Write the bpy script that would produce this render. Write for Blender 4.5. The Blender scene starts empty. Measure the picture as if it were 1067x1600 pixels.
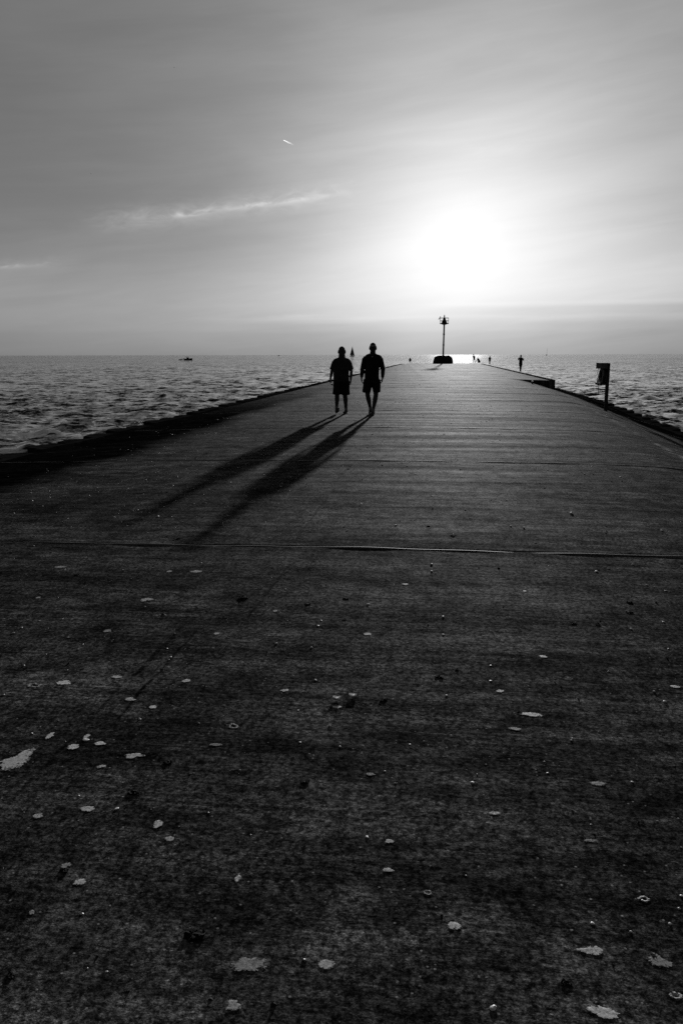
import bpy, bmesh, math, random
import numpy as np
from mathutils import Vector, Matrix
R = math.radians
C = bpy.context.scene.collection
scene = bpy.context.scene
random.seed(7)
rng = np.random.default_rng(11)

# ------------------------------------------------------------------ camera
F_PX, PW, PH = 1244.0, 1067, 1600
PITCH, YAW, ROLL, CAM_H = R(11.17), R(7.03), R(-0.13), 1.52
cam_d = bpy.data.cameras.new('camera')
cam = bpy.data.objects.new('camera', cam_d); C.objects.link(cam)
cam_d.sensor_fit = 'AUTO'; cam_d.sensor_width = 36.0
cam_d.lens = F_PX / PH * 36.0
cam_d.clip_start = 0.1; cam_d.clip_end = 60000
ROT = Matrix.Rotation(YAW, 3, 'Z') @ Matrix.Rotation(math.pi / 2 - PITCH, 3, 'X') @ Matrix.Rotation(ROLL, 3, 'Z')
cam.matrix_world = Matrix.Translation((0, 0, CAM_H)) @ ROT.to_4x4()
scene.camera = cam
CAM = Vector((0, 0, CAM_H))

def ray(px, py):
    return (ROT @ Vector((px - PW / 2, PH / 2 - py, -F_PX))).normalized()

def azel(px, py):
    d = ray(px, py)
    return math.degrees(math.atan2(d.x, d.y)), math.degrees(math.asin(d.z))

# ------------------------------------------------------------------ light
SUN_EL, SUN_AZ = R(6.95), R(1.15)
SUN_DIR = Vector((math.sin(SUN_AZ) * math.cos(SUN_EL), math.cos(SUN_AZ) * math.cos(SUN_EL), math.sin(SUN_EL)))
sd = bpy.data.lights.new('sun', 'SUN'); sun = bpy.data.objects.new('sun', sd); C.objects.link(sun)
sd.energy = 4.2; sd.angle = R(0.8); sd.color = (1, 1, 1)
sun.rotation_euler = (-SUN_DIR).to_track_quat('-Z', 'Y').to_euler()
scene.view_settings.view_transform = 'Standard'
scene.view_settings.look = 'None'
scene.view_settings.exposure = 0.0
scene.view_settings.gamma = 1.0
scene.render.engine = 'CYCLES'
scene.cycles.use_denoising = False
scene.cycles.sample_clamp_indirect = 2.0
scene.cycles.sample_clamp_direct = 1.25
scene.cycles.max_bounces = 6


class NT:
    """small helper for node trees"""
    def __init__(self, tree):
        self.t = tree; self.n = tree.nodes; self.l = tree.links
    def new(self, kind, **kw):
        n = self.n.new(kind)
        for k, v in kw.items(): setattr(n, k, v)
        return n
    def put(self, sock, v):
        if isinstance(v, bpy.types.NodeSocket): self.l.new(v, sock)
        elif v is not None: sock.default_value = v
    def m(self, op, a, b=None, c=None, clamp=False):
        n = self.new('ShaderNodeMath', operation=op, use_clamp=clamp)
        for i, v in enumerate((a, b, c)): self.put(n.inputs[i], v)
        return n.outputs[0]
    def vm(self, op, a, b=None):
        n = self.new('ShaderNodeVectorMath', operation=op)
        self.put(n.inputs[0], a); self.put(n.inputs[1], b)
        return n.outputs['Value'] if op == 'DOT_PRODUCT' else n.outputs[0]
    def ramp(self, v, a, b, lo=0.0, hi=1.0):
        n = self.new('ShaderNodeMapRange', interpolation_type='SMOOTHSTEP', clamp=True)
        self.put(n.inputs[0], v); n.inputs[1].default_value = a; n.inputs[2].default_value = b
        n.inputs[3].default_value = lo; n.inputs[4].default_value = hi
        return n.outputs[0]
    def noise(self, vec, scale, detail=3, rough=0.55, dist=0.0):
        n = self.new('ShaderNodeTexNoise')
        self.put(n.inputs['Vector'], vec); n.inputs['Scale'].default_value = scale
        n.inputs['Detail'].default_value = detail; n.inputs['Roughness'].default_value = rough
        n.inputs['Distortion'].default_value = dist
        return n.outputs[0]
    def xyz(self, x, y, z):
        n = self.new('ShaderNodeCombineXYZ')
        for i, v in enumerate((x, y, z)): self.put(n.inputs[i], v)
        return n.outputs[0]
    def sep(self, v):
        n = self.new('ShaderNodeSeparateXYZ'); self.put(n.inputs[0], v)
        return n.outputs
    def gauss(self, v, w):
        q = self.m('DIVIDE', v, w)
        return self.m('POWER', 2.71828, self.m('MULTIPLY', self.m('MULTIPLY', q, q), -1.0))

# world: a black and white evening sky with thin cirrus round a hazy sun
world = bpy.data.worlds.new('World'); scene.world = world
world.use_nodes = True
W = NT(world.node_tree); W.n.clear()
sky = W.new('ShaderNodeTexSky', sky_type='NISHITA')
sky.sun_disc = False; sky.sun_elevation = SUN_EL; sky.sun_rotation = SUN_AZ
sky.altitude = 200; sky.air_density = 1.0; sky.dust_density = 2.0; sky.ozone_density = 1.0
bw = W.vm('DOT_PRODUCT', sky.outputs[0], (0.50, 0.40, 0.10))
tc = W.new('ShaderNodeTexCoord')
dirv = W.vm('NORMALIZE', tc.outputs['Generated'])
dx, dy, dz = W.sep(dirv)
el = W.m('MULTIPLY', W.m('ARCSINE', dz), 57.29578)
az = W.m('MULTIPLY', W.m('ARCTAN2', dx, dy), 57.29578)
ang = W.m('MULTIPLY', W.m('ARCCOSINE', W.m('MINIMUM', W.vm('DOT_PRODUCT', dirv, tuple(SUN_DIR)), 0.999999)), 57.29578)

# aureole of the hazy sun over a compressed clear sky
soft = W.m('POWER', W.m('MAXIMUM', W.m('MULTIPLY', bw, 0.1), 0.02), 0.25)
zen = W.ramp(el, 22, 60, 1.0, 0.35)
right = W.m('MULTIPLY', W.ramp(az, -30, 30), W.ramp(W.m('ABSOLUTE', az), 60, 120, 1.0, 0.0))
hz = W.m('SUBTRACT', 1.0, W.m('MULTIPLY', W.gauss(el, 4.0), 0.55))
t_low = W.m('MULTIPLY', W.gauss(W.m('SUBTRACT', el, 3.6), 3.6), 0.095)
t_base = W.m('MULTIPLY', soft, W.m('ADD', 0.222, t_low))
t_core = W.m('MULTIPLY', W.m('POWER', 2.71828, W.m('MULTIPLY', ang, -1.0 / 4.6)), 1.5)
t_halo = W.m('MULTIPLY', W.m('MULTIPLY', W.gauss(ang, 18.0), right), 0.36)
glow = W.m('MULTIPLY', W.m('ADD', t_core, t_halo), hz)
away = W.ramp(ang, 45, 110, 1.0, 0.35)
skyv = W.m('ADD', W.m('MULTIPLY', W.m('MULTIPLY', t_base, zen), away), glow)

# broad soft veils, long in azimuth, leaning up to the right
lean = W.m('SUBTRACT', el, W.m('MULTIPLY', az, 0.10))
veil_n = W.noise(W.xyz(W.m('MULTIPLY', az, 0.045), W.m('MULTIPLY', lean, 0.22), 3.1), 1.0, 4, 0.55, 0.4)
veil = W.ramp(veil_n, 0.30, 0.72, 0.915, 1.075)
fine_n = W.noise(W.xyz(W.m('MULTIPLY', az, 0.10), W.m('MULTIPLY', lean, 1.1), 7.7), 1.0, 5, 0.6, 0.6)
fine = W.ramp(fine_n, 0.3, 0.72, 0.975, 1.025)
skyv = W.m('MULTIPLY', W.m('MULTIPLY', skyv, veil), fine)

# low cloud banks close to the horizon: flat tops with a bright rim
bank_n = W.noise(W.xyz(W.m('MULTIPLY', az, 0.13), W.m('MULTIPLY', el, 1.3), 1.3), 1.0, 4, 0.55, 0.3)
def bank(top, az_a, az_b, soft_w, dark, rim, wob):
    t = W.m('ADD', top, W.m('MULTIPLY', W.m('SUBTRACT', bank_n, 0.5), wob))
    below = W.ramp(W.m('SUBTRACT', t, el), 0.0, soft_w)
    span = W.ramp(az, az_a, az_b)
    edge = W.m('MULTIPLY', W.gauss(W.m('SUBTRACT', el, W.m('ADD', t, 0.08)), 0.11), span)
    f = W.m('SUBTRACT', 1.0, W.m('MULTIPLY', W.m('MULTIPLY', below, span), dark))
    return W.m('ADD', f, W.m('MULTIPLY', edge, rim))
for args in ((3.35, -3.0, 2.5, 0.30, 0.13, 0.05, 0.35), (2.45, -22.0, -8.0, 0.45, 0.09, 0.05, 0.6),
             (1.75, -60.0, -30.0, 0.35, 0.05, 0.0, 0.5)):
    skyv = W.m('MULTIPLY', skyv, bank(*args))

# bright cirrus streaks
def streak(p0, p1, sag, w_core, w_soft, amp_core, amp_soft, blobs, nseed):
    a0, e0 = azel(*p0); a1, e1 = azel(*p1)
    t = W.m('DIVIDE', W.m('SUBTRACT', az, a0), a1 - a0)
    win = W.m('MULTIPLY', W.ramp(t, 0.0, 0.25), W.ramp(t, 0.7, 1.0, 1.0, 0.0))
    arc = W.m('MULTIPLY', W.m('MULTIPLY', t, W.m('SUBTRACT', 1.0, t)), sag * 4)
    n = W.noise(W.xyz(W.m('MULTIPLY', az, 0.55), W.m('MULTIPLY', lean, 1.4), nseed), 1.0, 5, 0.62, 0.8)
    ec = W.m('ADD', W.m('ADD', W.m('MULTIPLY_ADD', t, e1 - e0, e0), arc), W.m('MULTIPLY', W.m('SUBTRACT', n, 0.5), 0.5))
    d = W.m('SUBTRACT', el, ec)
    dens = W.ramp(n, 0.30, 0.75, 0.25, 1.0)
    v = W.m('MULTIPLY', W.m('MULTIPLY', W.m('MULTIPLY', W.gauss(d, w_soft), amp_soft), dens), win)
    along = None
    for tb, wb, k in blobs:
        g = W.m('MULTIPLY', W.gauss(W.m('SUBTRACT', t, tb), wb), k)
        along = g if along is None else W.m('ADD', along, g)
    core = W.m('MULTIPLY', W.m('MULTIPLY', W.m('MULTIPLY', W.gauss(d, w_core), amp_core), along), dens)
    return W.m('ADD', v, core)
for args in (((90, 353), (620, 286), -0.15, 0.16, 0.70, 0.38, 0.14, ((0.375, 0.045, 1.0), (0.56, 0.08, 0.45), (0.73, 0.08, 0.55)), 2.2),
             ((-120, 424), (150, 409), 0.0, 0.12, 0.4, 0.11, 0.05, ((0.48, 0.12, 1.0), (0.7, 0.08, 0.3)), 5.1),
             ((690, 245), (860, 225), 0.0, 0.3, 0.7, 0.03, 0.04, ((0.5, 0.2, 1.0),), 9.4),
             ((380, 498), (560, 488), 0.0, 0.10, 0.25, 0.05, 0.03, ((0.5, 0.2, 1.0),), 12.4)):
    skyv = W.m('ADD', skyv, streak(*args))
# the haze round the sun levels off softly
over = W.m('MAXIMUM', W.m('SUBTRACT', skyv, 0.55), 0.0)
roll = W.m('MULTIPLY', W.m('SUBTRACT', 1.0, W.m('POWER', 2.71828, W.m('DIVIDE', over, -0.62))), 0.62)
skyv = W.m('ADD', W.m('MINIMUM', skyv, 0.55), roll)
bg = W.new('ShaderNodeBackground'); bg.inputs[1].default_value = 0.1
W.l.new(W.m('MULTIPLY', skyv, 10.0), bg.inputs[0])
wo = W.new('ShaderNodeOutputWorld'); W.l.new(bg.outputs[0], wo.inputs[0])
world.cycles.sampling_method = 'MANUAL'; world.cycles.sample_map_resolution = 1024

# ------------------------------------------------------------------ helpers
def tag(o, label=None, cat=None, group=None, kind=None):
    if label: o['label'] = label
    if cat: o['category'] = cat
    if group: o['group'] = group
    if kind: o['kind'] = kind
    return o

def link(name, me, mat=None, parent=None, loc=None):
    o = bpy.data.objects.new(name, me); C.objects.link(o)
    if mat: me.materials.append(mat)
    if parent: o.parent = parent
    if loc is not None: o.location = loc
    return o

def empty(name, loc, rz=0.0):
    o = bpy.data.objects.new(name, None); C.objects.link(o)
    o.location = loc; o.rotation_euler = (0, 0, rz); o.empty_display_size = 0.2
    return o

def mesh_from(verts, faces, smooth=False, name='surface'):
    me = bpy.data.meshes.new(name)
    me.from_pydata([tuple(v) for v in verts], [], [tuple(f) for f in faces])
    me.update()
    if smooth: me.polygons.foreach_set('use_smooth', [True] * len(me.polygons))
    return me

def mesh_bm(bm, smooth=False, name='surface'):
    me = bpy.data.meshes.new(name); bm.normal_update(); bm.to_mesh(me); bm.free()
    if smooth: me.polygons.foreach_set('use_smooth', [True] * len(me.polygons))
    return me

def grid_mesh(P, smooth=True, name='surface'):
    """P: (rows, cols, 3) array"""
    r, c = P.shape[:2]
    me = bpy.data.meshes.new(name)
    me.vertices.add(r * c); me.vertices.foreach_set('co', P.reshape(-1).astype(np.float32))
    i = np.arange(r * c).reshape(r, c)
    q = np.stack([i[:-1, :-1], i[:-1, 1:], i[1:, 1:], i[1:, :-1]], -1).reshape(-1, 4)
    me.loops.add(q.size); me.loops.foreach_set('vertex_index', q.reshape(-1).astype(np.int32))
    me.polygons.add(len(q)); me.polygons.foreach_set('loop_start', (np.arange(len(q)) * 4).astype(np.int32))
    me.update(calc_edges=True); me.validate()
    me.polygons.foreach_set('use_smooth', [smooth] * len(me.polygons))
    return me

def add_box(bm, c, s, rot=None, bev=0.0):
    r = bmesh.ops.create_cube(bm, size=1.0)
    vs = r['verts']
    M = Matrix.Translation(c) @ (rot.to_4x4() if rot else Matrix.Identity(4)) @ Matrix.Diagonal((s[0], s[1], s[2], 1))
    bmesh.ops.transform(bm, matrix=M, verts=vs)
    if bev > 0:
        es = list({e for v in vs for e in v.link_edges})
        bmesh.ops.bevel(bm, geom=es, offset=bev, segments=2, affect='EDGES', profile=0.5)

def add_tube(bm, pts, radii, seg=10, capk=1.0, caps=True):
    """closed lofted tube through pts with rounded ends; radii scalars or (rx, ry)"""
    pts = [Vector(p) for p in pts]
    rr = [(r, r) if not isinstance(r, (tuple, list)) else r for r in radii]
    n = len(pts); rings = []
    for i in range(n):
        t = (pts[min(i + 1, n - 1)] - pts[max(i - 1, 0)])
        t = t.normalized() if t.length > 1e-9 else Vector((0, 0, 1))
        ref = Vector((1, 0, 0)) if abs(t.x) < 0.85 else Vector((0, 1, 0))
        u = (ref - t * ref.dot(t)).normalized(); v = t.cross(u)
        rx, ry = rr[i]
        if caps and i == 0:
            for a in (80, 55, 28):
                k, h = math.cos(R(a)), math.sin(R(a))
                rings.append((pts[0] - t * min(rx, ry) * h * capk, u, v, rx * k, ry * k))
        rings.append((pts[i], u, v, rx, ry))
        if caps and i == n - 1:
            for a in (28, 55, 80):
                k, h = math.cos(R(a)), math.sin(R(a))
                rings.append((pts[i] + t * min(rx, ry) * h * capk, u, v, rx * k, ry * k))
    vr = []
    for c, u, v, rx, ry in rings:
        vr.append([bm.verts.new(c + u * rx * math.cos(2 * math.pi * j / seg) + v * ry * math.sin(2 * math.pi * j / seg)) for j in range(seg)])
    for a, b in zip(vr[:-1], vr[1:]):
        for j in range(seg):
            bm.faces.new((a[j], a[(j + 1) % seg], b[(j + 1) % seg], b[j]))
    bm.faces.new(vr[0][::-1]); bm.faces.new(vr[-1])

def fused(chains, voxel, smooth=4, seg=14, capk=1.0):
    """several overlapping closed tubes fused into one continuous skin"""
    bm = bmesh.new()
    for pts in chains:
        add_tube(bm, [p[:3] for p in pts], [p[3] if len(p) == 4 else (p[3], p[4]) for p in pts], seg, capk)
    bmesh.ops.recalc_face_normals(bm, faces=bm.faces)
    me = mesh_bm(bm)
    o = bpy.data.objects.new('skin_work', me); C.objects.link(o)
    m = o.modifiers.new('fuse', 'REMESH'); m.mode = 'VOXEL'; m.voxel_size = voxel
    s = o.modifiers.new('soft', 'SMOOTH'); s.factor = 0.5; s.iterations = smooth
    dg = bpy.context.evaluated_depsgraph_get(); dg.update()
    out = bpy.data.meshes.new_from_object(o.evaluated_get(dg))
    out.name = 'surface'
    out.polygons.foreach_set('use_smooth', [True] * len(out.polygons))
    bpy.data.objects.remove(o); bpy.data.meshes.remove(me)
    return out

# ------------------------------------------------------------------ materials
def mat_plain(name, col, rough=0.7, spec=0.5, var=0.25, scale=6.0, bump=0.0, bscale=80.0):
    m = bpy.data.materials.new(name); m.use_nodes = True
    N = NT(m.node_tree); b = N.n['Principled BSDF']
    co = N.new('ShaderNodeTexCoord').outputs['Object']
    n = N.noise(co, scale, 4, 0.6)
    v = N.ramp(n, 0.3, 0.7, col * (1 - var), col * (1 + var))
    N.l.new(N.xyz(v, v, v), b.inputs['Base Color'])
    b.inputs['Roughness'].default_value = rough
    b.inputs['Specular IOR Level'].default_value = spec
    if bump:
        bn = N.new('ShaderNodeBump'); bn.inputs['Strength'].default_value = 1.0
        bn.inputs['Distance'].default_value = 1.0
        N.l.new(N.m('MULTIPLY', N.noise(co, bscale, 3, 0.6), bump), bn.inputs['Height'])
        N.l.new(bn.outputs[0], b.inputs['Normal'])
    return m

def mat_splat(name, col):
    """dried chalk: speckled, thinner and broken towards its rim"""
    m = bpy.data.materials.new(name); m.use_nodes = True
    N = NT(m.node_tree); b = N.n['Principled BSDF']
    t = N.new('ShaderNodeTexCoord')
    co = t.outputs['Object']; gx, gy, gz = N.sep(t.outputs['Generated'])
    rnd = N.new('ShaderNodeObjectInfo').outputs['Random']
    off = N.vm('ADD', co, N.xyz(N.m('MULTIPLY', rnd, 40.0), 0.0, 0.0))
    ux = N.m('MULTIPLY', N.m('SUBTRACT', gx, 0.5), 2.0); uy = N.m('MULTIPLY', N.m('SUBTRACT', gy, 0.5), 2.0)
    r = N.m('SQRT', N.m('ADD', N.m('MULTIPLY', ux, ux), N.m('MULTIPLY', uy, uy)))
    n1 = N.noise(off, 60.0, 4, 0.7); n2 = N.noise(off, 160.0, 3, 0.75)
    tone = N.m('MULTIPLY', N.ramp(n1, 0.3, 0.7, 0.72, 1.25), N.ramp(n2, 0.35, 0.68, 0.70, 1.25))
    v = N.m('MULTIPLY', N.m('MULTIPLY', tone, col), N.m('MULTIPLY_ADD', rnd, 0.45, 0.65))
    N.l.new(N.xyz(v, v, v), b.inputs['Base Color'])
    b.inputs['Roughness'].default_value = 0.75; b.inputs['Specular IOR Level'].default_value = 0.12
    cover = N.m('ADD', N.m('SUBTRACT', n1, N.m('MULTIPLY', N.m('MAXIMUM', N.m('SUBTRACT', r, 0.45), 0.0), 0.42)), N.m('MULTIPLY', N.m('SUBTRACT', n2, 0.5), 0.5))
    N.l.new(N.ramp(cover, 0.27, 0.40), b.inputs['Alpha'])
    return m

def mat_foam():
    m = bpy.data.materials.new('foam_white'); m.use_nodes = True
    N = NT(m.node_tree); N.n.clear()
    d = N.new('ShaderNodeBsdfDiffuse'); d.inputs[0].default_value = (0.8, 0.8, 0.8, 1)
    t = N.new('ShaderNodeBsdfTranslucent'); t.inputs[0].default_value = (0.8, 0.8, 0.8, 1)
    x = N.new('ShaderNodeMixShader'); x.inputs[0].default_value = 0.6
    N.l.new(d.outputs[0], x.inputs[1]); N.l.new(t.outputs[0], x.inputs[2])
    o = N.new('ShaderNodeOutputMaterial'); N.l.new(x.outputs[0], o.inputs[0])
    return m

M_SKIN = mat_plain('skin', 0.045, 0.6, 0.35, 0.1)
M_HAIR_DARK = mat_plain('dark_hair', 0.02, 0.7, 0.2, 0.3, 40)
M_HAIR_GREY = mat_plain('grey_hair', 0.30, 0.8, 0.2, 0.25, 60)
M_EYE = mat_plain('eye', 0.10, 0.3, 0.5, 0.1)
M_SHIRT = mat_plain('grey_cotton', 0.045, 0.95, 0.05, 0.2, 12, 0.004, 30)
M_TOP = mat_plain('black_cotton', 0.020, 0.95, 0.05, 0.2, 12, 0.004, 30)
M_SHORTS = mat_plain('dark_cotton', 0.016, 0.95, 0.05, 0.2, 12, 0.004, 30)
M_COLLAR = mat_plain('pale_cotton', 0.35, 0.9, 0.05, 0.1)
M_SHOE = mat_plain('dark_rubber', 0.03, 0.75, 0.2, 0.2)
M_SOLE = mat_plain('grey_rubber', 0.11, 0.8, 0.2, 0.2)
M_SOCK = mat_plain('pale_sock', 0.25, 0.95, 0.05, 0.1)
M_STEEL = mat_plain('rusted_steel', 0.018, 0.95, 0.0, 0.45, 5, 0.004, 25)
M_IRON = mat_plain('painted_iron', 0.030, 0.6, 0.4, 0.3, 8)
M_BOARD = mat_plain('weathered_board', 0.045, 0.8, 0.3, 0.35, 9, 0.001, 40)
M_HOOD = mat_plain('grey_board', 0.14, 0.7, 0.3, 0.2, 7)
M_RING = mat_plain('ring_cover', 0.05, 0.6, 0.3, 0.2)
M_ROPE = mat_plain('pale_rope', 0.40, 0.9, 0.1, 0.2, 60)
M_BASE = mat_plain('dark_concrete', 0.04, 0.95, 0.0, 0.4, 3, 0.01, 8)
M_SAIL = mat_plain('sail_cloth', 0.14, 0.85, 0.2, 0.1, 0.2)
M_HULL = mat_plain('dark_hull', 0.02, 0.8, 0.05, 0.1, 1)
M_HULL_PALE = mat_plain('pale_hull', 0.45, 0.5, 0.4, 0.1, 1)
M_DROP = mat_splat('chalky_white', 0.85)
M_DROP_DIM = mat_splat('chalky_grey', 0.42)
M_CHIP = mat_plain('pale_stone', 0.80, 0.45, 0.5, 0.3, 90)
M_CHIP_DARK = mat_plain('dark_stone', 0.02, 0.85, 0.2, 0.3, 90)
M_DARKCLUMP = mat_plain('black_litter', 0.008, 0.95, 0.1, 0.4, 60, 0.004, 60)
M_BIRD = mat_plain('dark_feather', 0.03, 0.8, 0.2, 0.2)
M_FOAM = mat_foam()

# ------------------------------------------------------------------ the pier deck
X_L, X_R, Y_STEP, Y_END, Y_BACK, WATER_Z = -6.85, 7.15, 53.0, 146.0, -14.0, -1.30

def fold_x(y): return min(2.75 + 0.062 * max(y, 0.0), 5.05)

def deck_z(x, y, far=None):
    z = -0.0026 * x * x + 0.004 * math.sin(y * 0.9 + 0.4 * x) + 0.0018 * math.sin(y * 2.1 - 0.7 * x + 1)
    if far is None: far = y > Y_STEP
    if not far:
        q = (x - fold_x(y)) / 0.25
        z -= 0.26 * 0.25 * (math.log1p(math.exp(q)) if q < 30 else q)
    return z

def on_deck(px, py):
    d = ray(px, py); z = 0.0
    for _ in range(30):
        t = (z - CAM_H) / d.z
        p = CAM + d * t
        z = deck_z(p.x, p.y)
    return Vector((p.x, p.y, z))

def on_water(px, py):
    d = ray(px, py); t = (WATER_Z - CAM_H) / d.z
    return CAM + d * t

JY = on_deck(430, 851.5).y
JSTEP = on_deck(500, 719).y - JY
JOINTS = [JY + JSTEP * k for k in range(-3, 34) if Y_BACK + 1 < JY + JSTEP * k < Y_END - 1 and abs(JY + JSTEP * k - Y_STEP) > 0.8]

def joint_shift(x, k): return 0.03 * math.sin(0.55 * x + 1.7 * k) + 0.012 * math.sin(2.1 * x + k)

def build_deck():
    ys = [(Y_BACK, 0.0, None)]
    y = Y_BACK
    while y < Y_END:
        step = 0.10 + 0.012 * max(0, y) if y > 0 else 0.5
        y += min(step, 0.6); ys.append((min(y, Y_END), 0.0, None))
    ys = [q for q in ys if abs(q[0] - Y_STEP) > 0.12 and all(abs(q[0] - j) > 0.10 for j in JOINTS)]
    for k, j in enumerate(JOINTS):
        for off, dz in ((-0.12, 0), (-0.06, 0.001), (-0.014, 0.001), (-0.012, -0.03), (0.010, -0.03), (0.012, 0.003), (0.05, 0.003), (0.11, 0)):
            ys.append((j + off, dz, k))
    ys.append((Y_STEP, 0.0, 'near')); ys.append((Y_STEP + 0.004, 0.0, 'far'))
    ys.sort(key=lambda q: q[0])
    xs = np.concatenate([np.linspace(X_L, X_R, 72)])
    P = np.zeros((len(ys), len(xs) + 2, 3))
    for i, (y, dz, k) in enumerate(ys):
        far = True if k == 'far' else (False if k == 'near' else None)
        for jx, x in enumerate(xs):
            yy = y + (joint_shift(x, k) if isinstance(k, int) else 0.0)
            P[i, jx + 1] = (x, yy, deck_z(x, y, far) + dz)
        P[i, 0] = (X_L, P[i, 1, 1], -3.0); P[i, -1] = (X_R, P[i, -2, 1], -3.0)
    # end wall of the pier
    e = P[-1:].copy(); e[:, :, 2] = -3.0; e[:, :, 1] += 0.004
    return np.concatenate([P, e])

def mat_deck():
    m = bpy.data.materials.new('weathered_concrete'); m.use_nodes = True
    N = NT(m.node_tree); b = N.n['Principled BSDF']
    co = N.new('ShaderNodeTexCoord').outputs['Object']
    x, y, z = N.sep(co)
    def st(sx, sy, w=0.0): return N.xyz(N.m('MULTIPLY', x, sx), N.m('MULTIPLY', y, sy), w)
    blotch = N.noise(st(0.35, 0.9), 1.0, 5, 0.6, 0.5)
    patch = N.noise(st(1.1, 2.6, 4.0), 1.0, 4, 0.6, 0.6)
    band = N.noise(st(0.16, 1.5, 8.0), 1.0, 4, 0.6, 0.2)
    broom = N.noise(st(1.6, 42.0, 2.0), 1.0, 4, 0.65, 0.25)
    score = N.noise(st(0.55, 30.0, 6.0), 1.0, 2, 0.5, 0.1)
    grain = N.noise(co, 70.0, 4, 0.85)
    grit = N.noise(co, 60.0, 3, 0.7)
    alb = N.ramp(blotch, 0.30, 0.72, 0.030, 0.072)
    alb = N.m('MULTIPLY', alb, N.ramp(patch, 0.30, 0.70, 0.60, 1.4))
    alb = N.m('MULTIPLY', alb, N.ramp(broom, 0.28, 0.72, 0.72, 1.28))
    alb = N.m('MULTIPLY', alb, N.ramp(grain, 0.36, 0.66, 0.30, 1.9))
    # coarse sand texture that still shows further along the pier
    m1 = N.ramp(N.noise(st(7.0, 3.2, 1.2), 1.0, 6, 0.80, 0.3), 0.36, 0.64, 0.66, 1.34)
    m1 = N.m('MULTIPLY', m1, N.ramp(N.noise(st(2.4, 9.0, 11.2), 1.0, 6, 0.78, 0.3), 0.36, 0.64, 0.58, 1.42))
    m2 = N.ramp(N.noise(st(42.0, 34.0, 4.2), 1.0, 4, 0.85), 0.39, 0.61, 0.36, 1.75)
    gritty = N.m('MULTIPLY', m1, m2)
    alb = N.m('MULTIPLY', alb, gritty)
    # groups of scored lines left by the finishing broom
    sc = N.noise(st(0.28, 26.0, 6.5), 1.0, 3, 0.6, 0.05)
    sc2 = N.noise(st(0.7, 60.0, 3.5), 1.0, 3, 0.6, 0.05)
    grp = N.ramp(N.noise(st(0.30, 0.75, 2.2), 1.0, 4, 0.6, 0.4), 0.40, 0.62)
    line = N.m('MAXIMUM', N.ramp(sc, 0.40, 0.33), N.ramp(sc2, 0.40, 0.32))
    alb = N.m('MULTIPLY', alb, N.m('SUBTRACT', 1.0, N.m('MULTIPLY', N.m('MULTIPLY', line, grp), 0.65)))
    # dark oily mottling
    mot = N.noise(st(2.2, 4.5, 7.0), 1.0, 5, 0.7, 0.8)
    alb = N.m('MULTIPLY', alb, N.ramp(mot, 0.34, 0.60, 0.48, 1.20))
    # pale specks of exposed aggregate
    vo = N.new('ShaderNodeTexVoronoi'); N.l.new(co, vo.inputs['Vector']); vo.inputs['Scale'].default_value = 55.0
    spk = N.m('MULTIPLY', N.ramp(vo.outputs['Distance'], 0.14, 0.26, 1.0, 0.0), N.ramp(N.sep(vo.outputs['Color'])[0], 0.90, 0.93))
    alb = N.m('ADD', alb, N.m('MULTIPLY', spk, 0.26))
    # lime bloom streak along the fold of the sunken strip
    fx = N.m('MINIMUM', N.m('MULTIPLY_ADD', N.m('MAXIMUM', y, 0.0), 0.062, 2.75), 5.05)
    wob = N.m('MULTIPLY', N.m('SUBTRACT', N.noise(st(0.0, 0.9, 3.0), 1.0, 4, 0.6), 0.5), 1.1)
    d = N.m('SUBTRACT', N.m('SUBTRACT', x, fx), N.m('ADD', wob, 0.35))
    bloom = N.m('MULTIPLY', N.gauss(d, 0.055), N.ramp(N.noise(st(0.4, 1.1, 9.0), 1.0, 4, 0.65), 0.42, 0.62))
    alb = N.m('ADD', alb, N.m('MULTIPLY', bloom, 0.30))
    # darker, duller strips along both edges of the deck
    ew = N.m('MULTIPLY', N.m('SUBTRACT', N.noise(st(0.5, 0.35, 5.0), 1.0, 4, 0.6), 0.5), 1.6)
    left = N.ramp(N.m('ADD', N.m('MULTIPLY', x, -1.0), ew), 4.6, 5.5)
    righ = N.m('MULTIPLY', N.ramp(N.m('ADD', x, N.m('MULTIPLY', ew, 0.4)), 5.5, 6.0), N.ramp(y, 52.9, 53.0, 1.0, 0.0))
    edge_dark = N.m('MAXIMUM', N.m('MULTIPLY', left, N.ramp(y, 20.0, 48.0, 1.0, 0.0)), righ)
    # cracks that run along the pier, and a repaired saw-cut strip
    cw = N.m('MULTIPLY', N.m('SUBTRACT', N.noise(st(0.0, 3.2, 1.5), 1.0, 4, 0.7), 0.5), 0.09)
    def crack(cx, w, ya, yb, slope=0.0):
        dd = N.m('SUBTRACT', N.m('SUBTRACT', x, N.m('MULTIPLY_ADD', y, slope, cx)), cw)
        g = N.ramp(N.m('ABSOLUTE', dd), w * 0.5, w * 1.3, 1.0, 0.0)
        br = N.ramp(N.noise(st(9.0, 22.0, 2.5), 1.0, 4, 0.75), 0.36, 0.50)
        return N.m('MULTIPLY', N.m('MULTIPLY', g, br), N.m('MULTIPLY', N.ramp(y, ya, ya + 0.1), N.ramp(y, yb - 0.1, yb, 1.0, 0.0)))
    cr = N.m('MAXIMUM', crack(-1.44, 0.014, 3.4, 4.36), N.m('MULTIPLY', crack(-1.45, 0.009, 2.3, 3.5), 0.7))
    for a in ((-1.335, 0.009, 2.9, 4.25), (-1.19, 0.010, 4.35, 5.7, 0.02), (-1.15, 0.010, 6.45, 9.2, -0.005), (-0.92, 0.006, 5.3, 6.1),
              (-1.25, 0.02, 9.0, 11.2), (-1.3, 0.03, 12.0, 24.0), (1.4, 0.03, 11.6, 22.0)):
        cr = N.m('MAXIMUM', cr, crack(*a))
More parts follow.
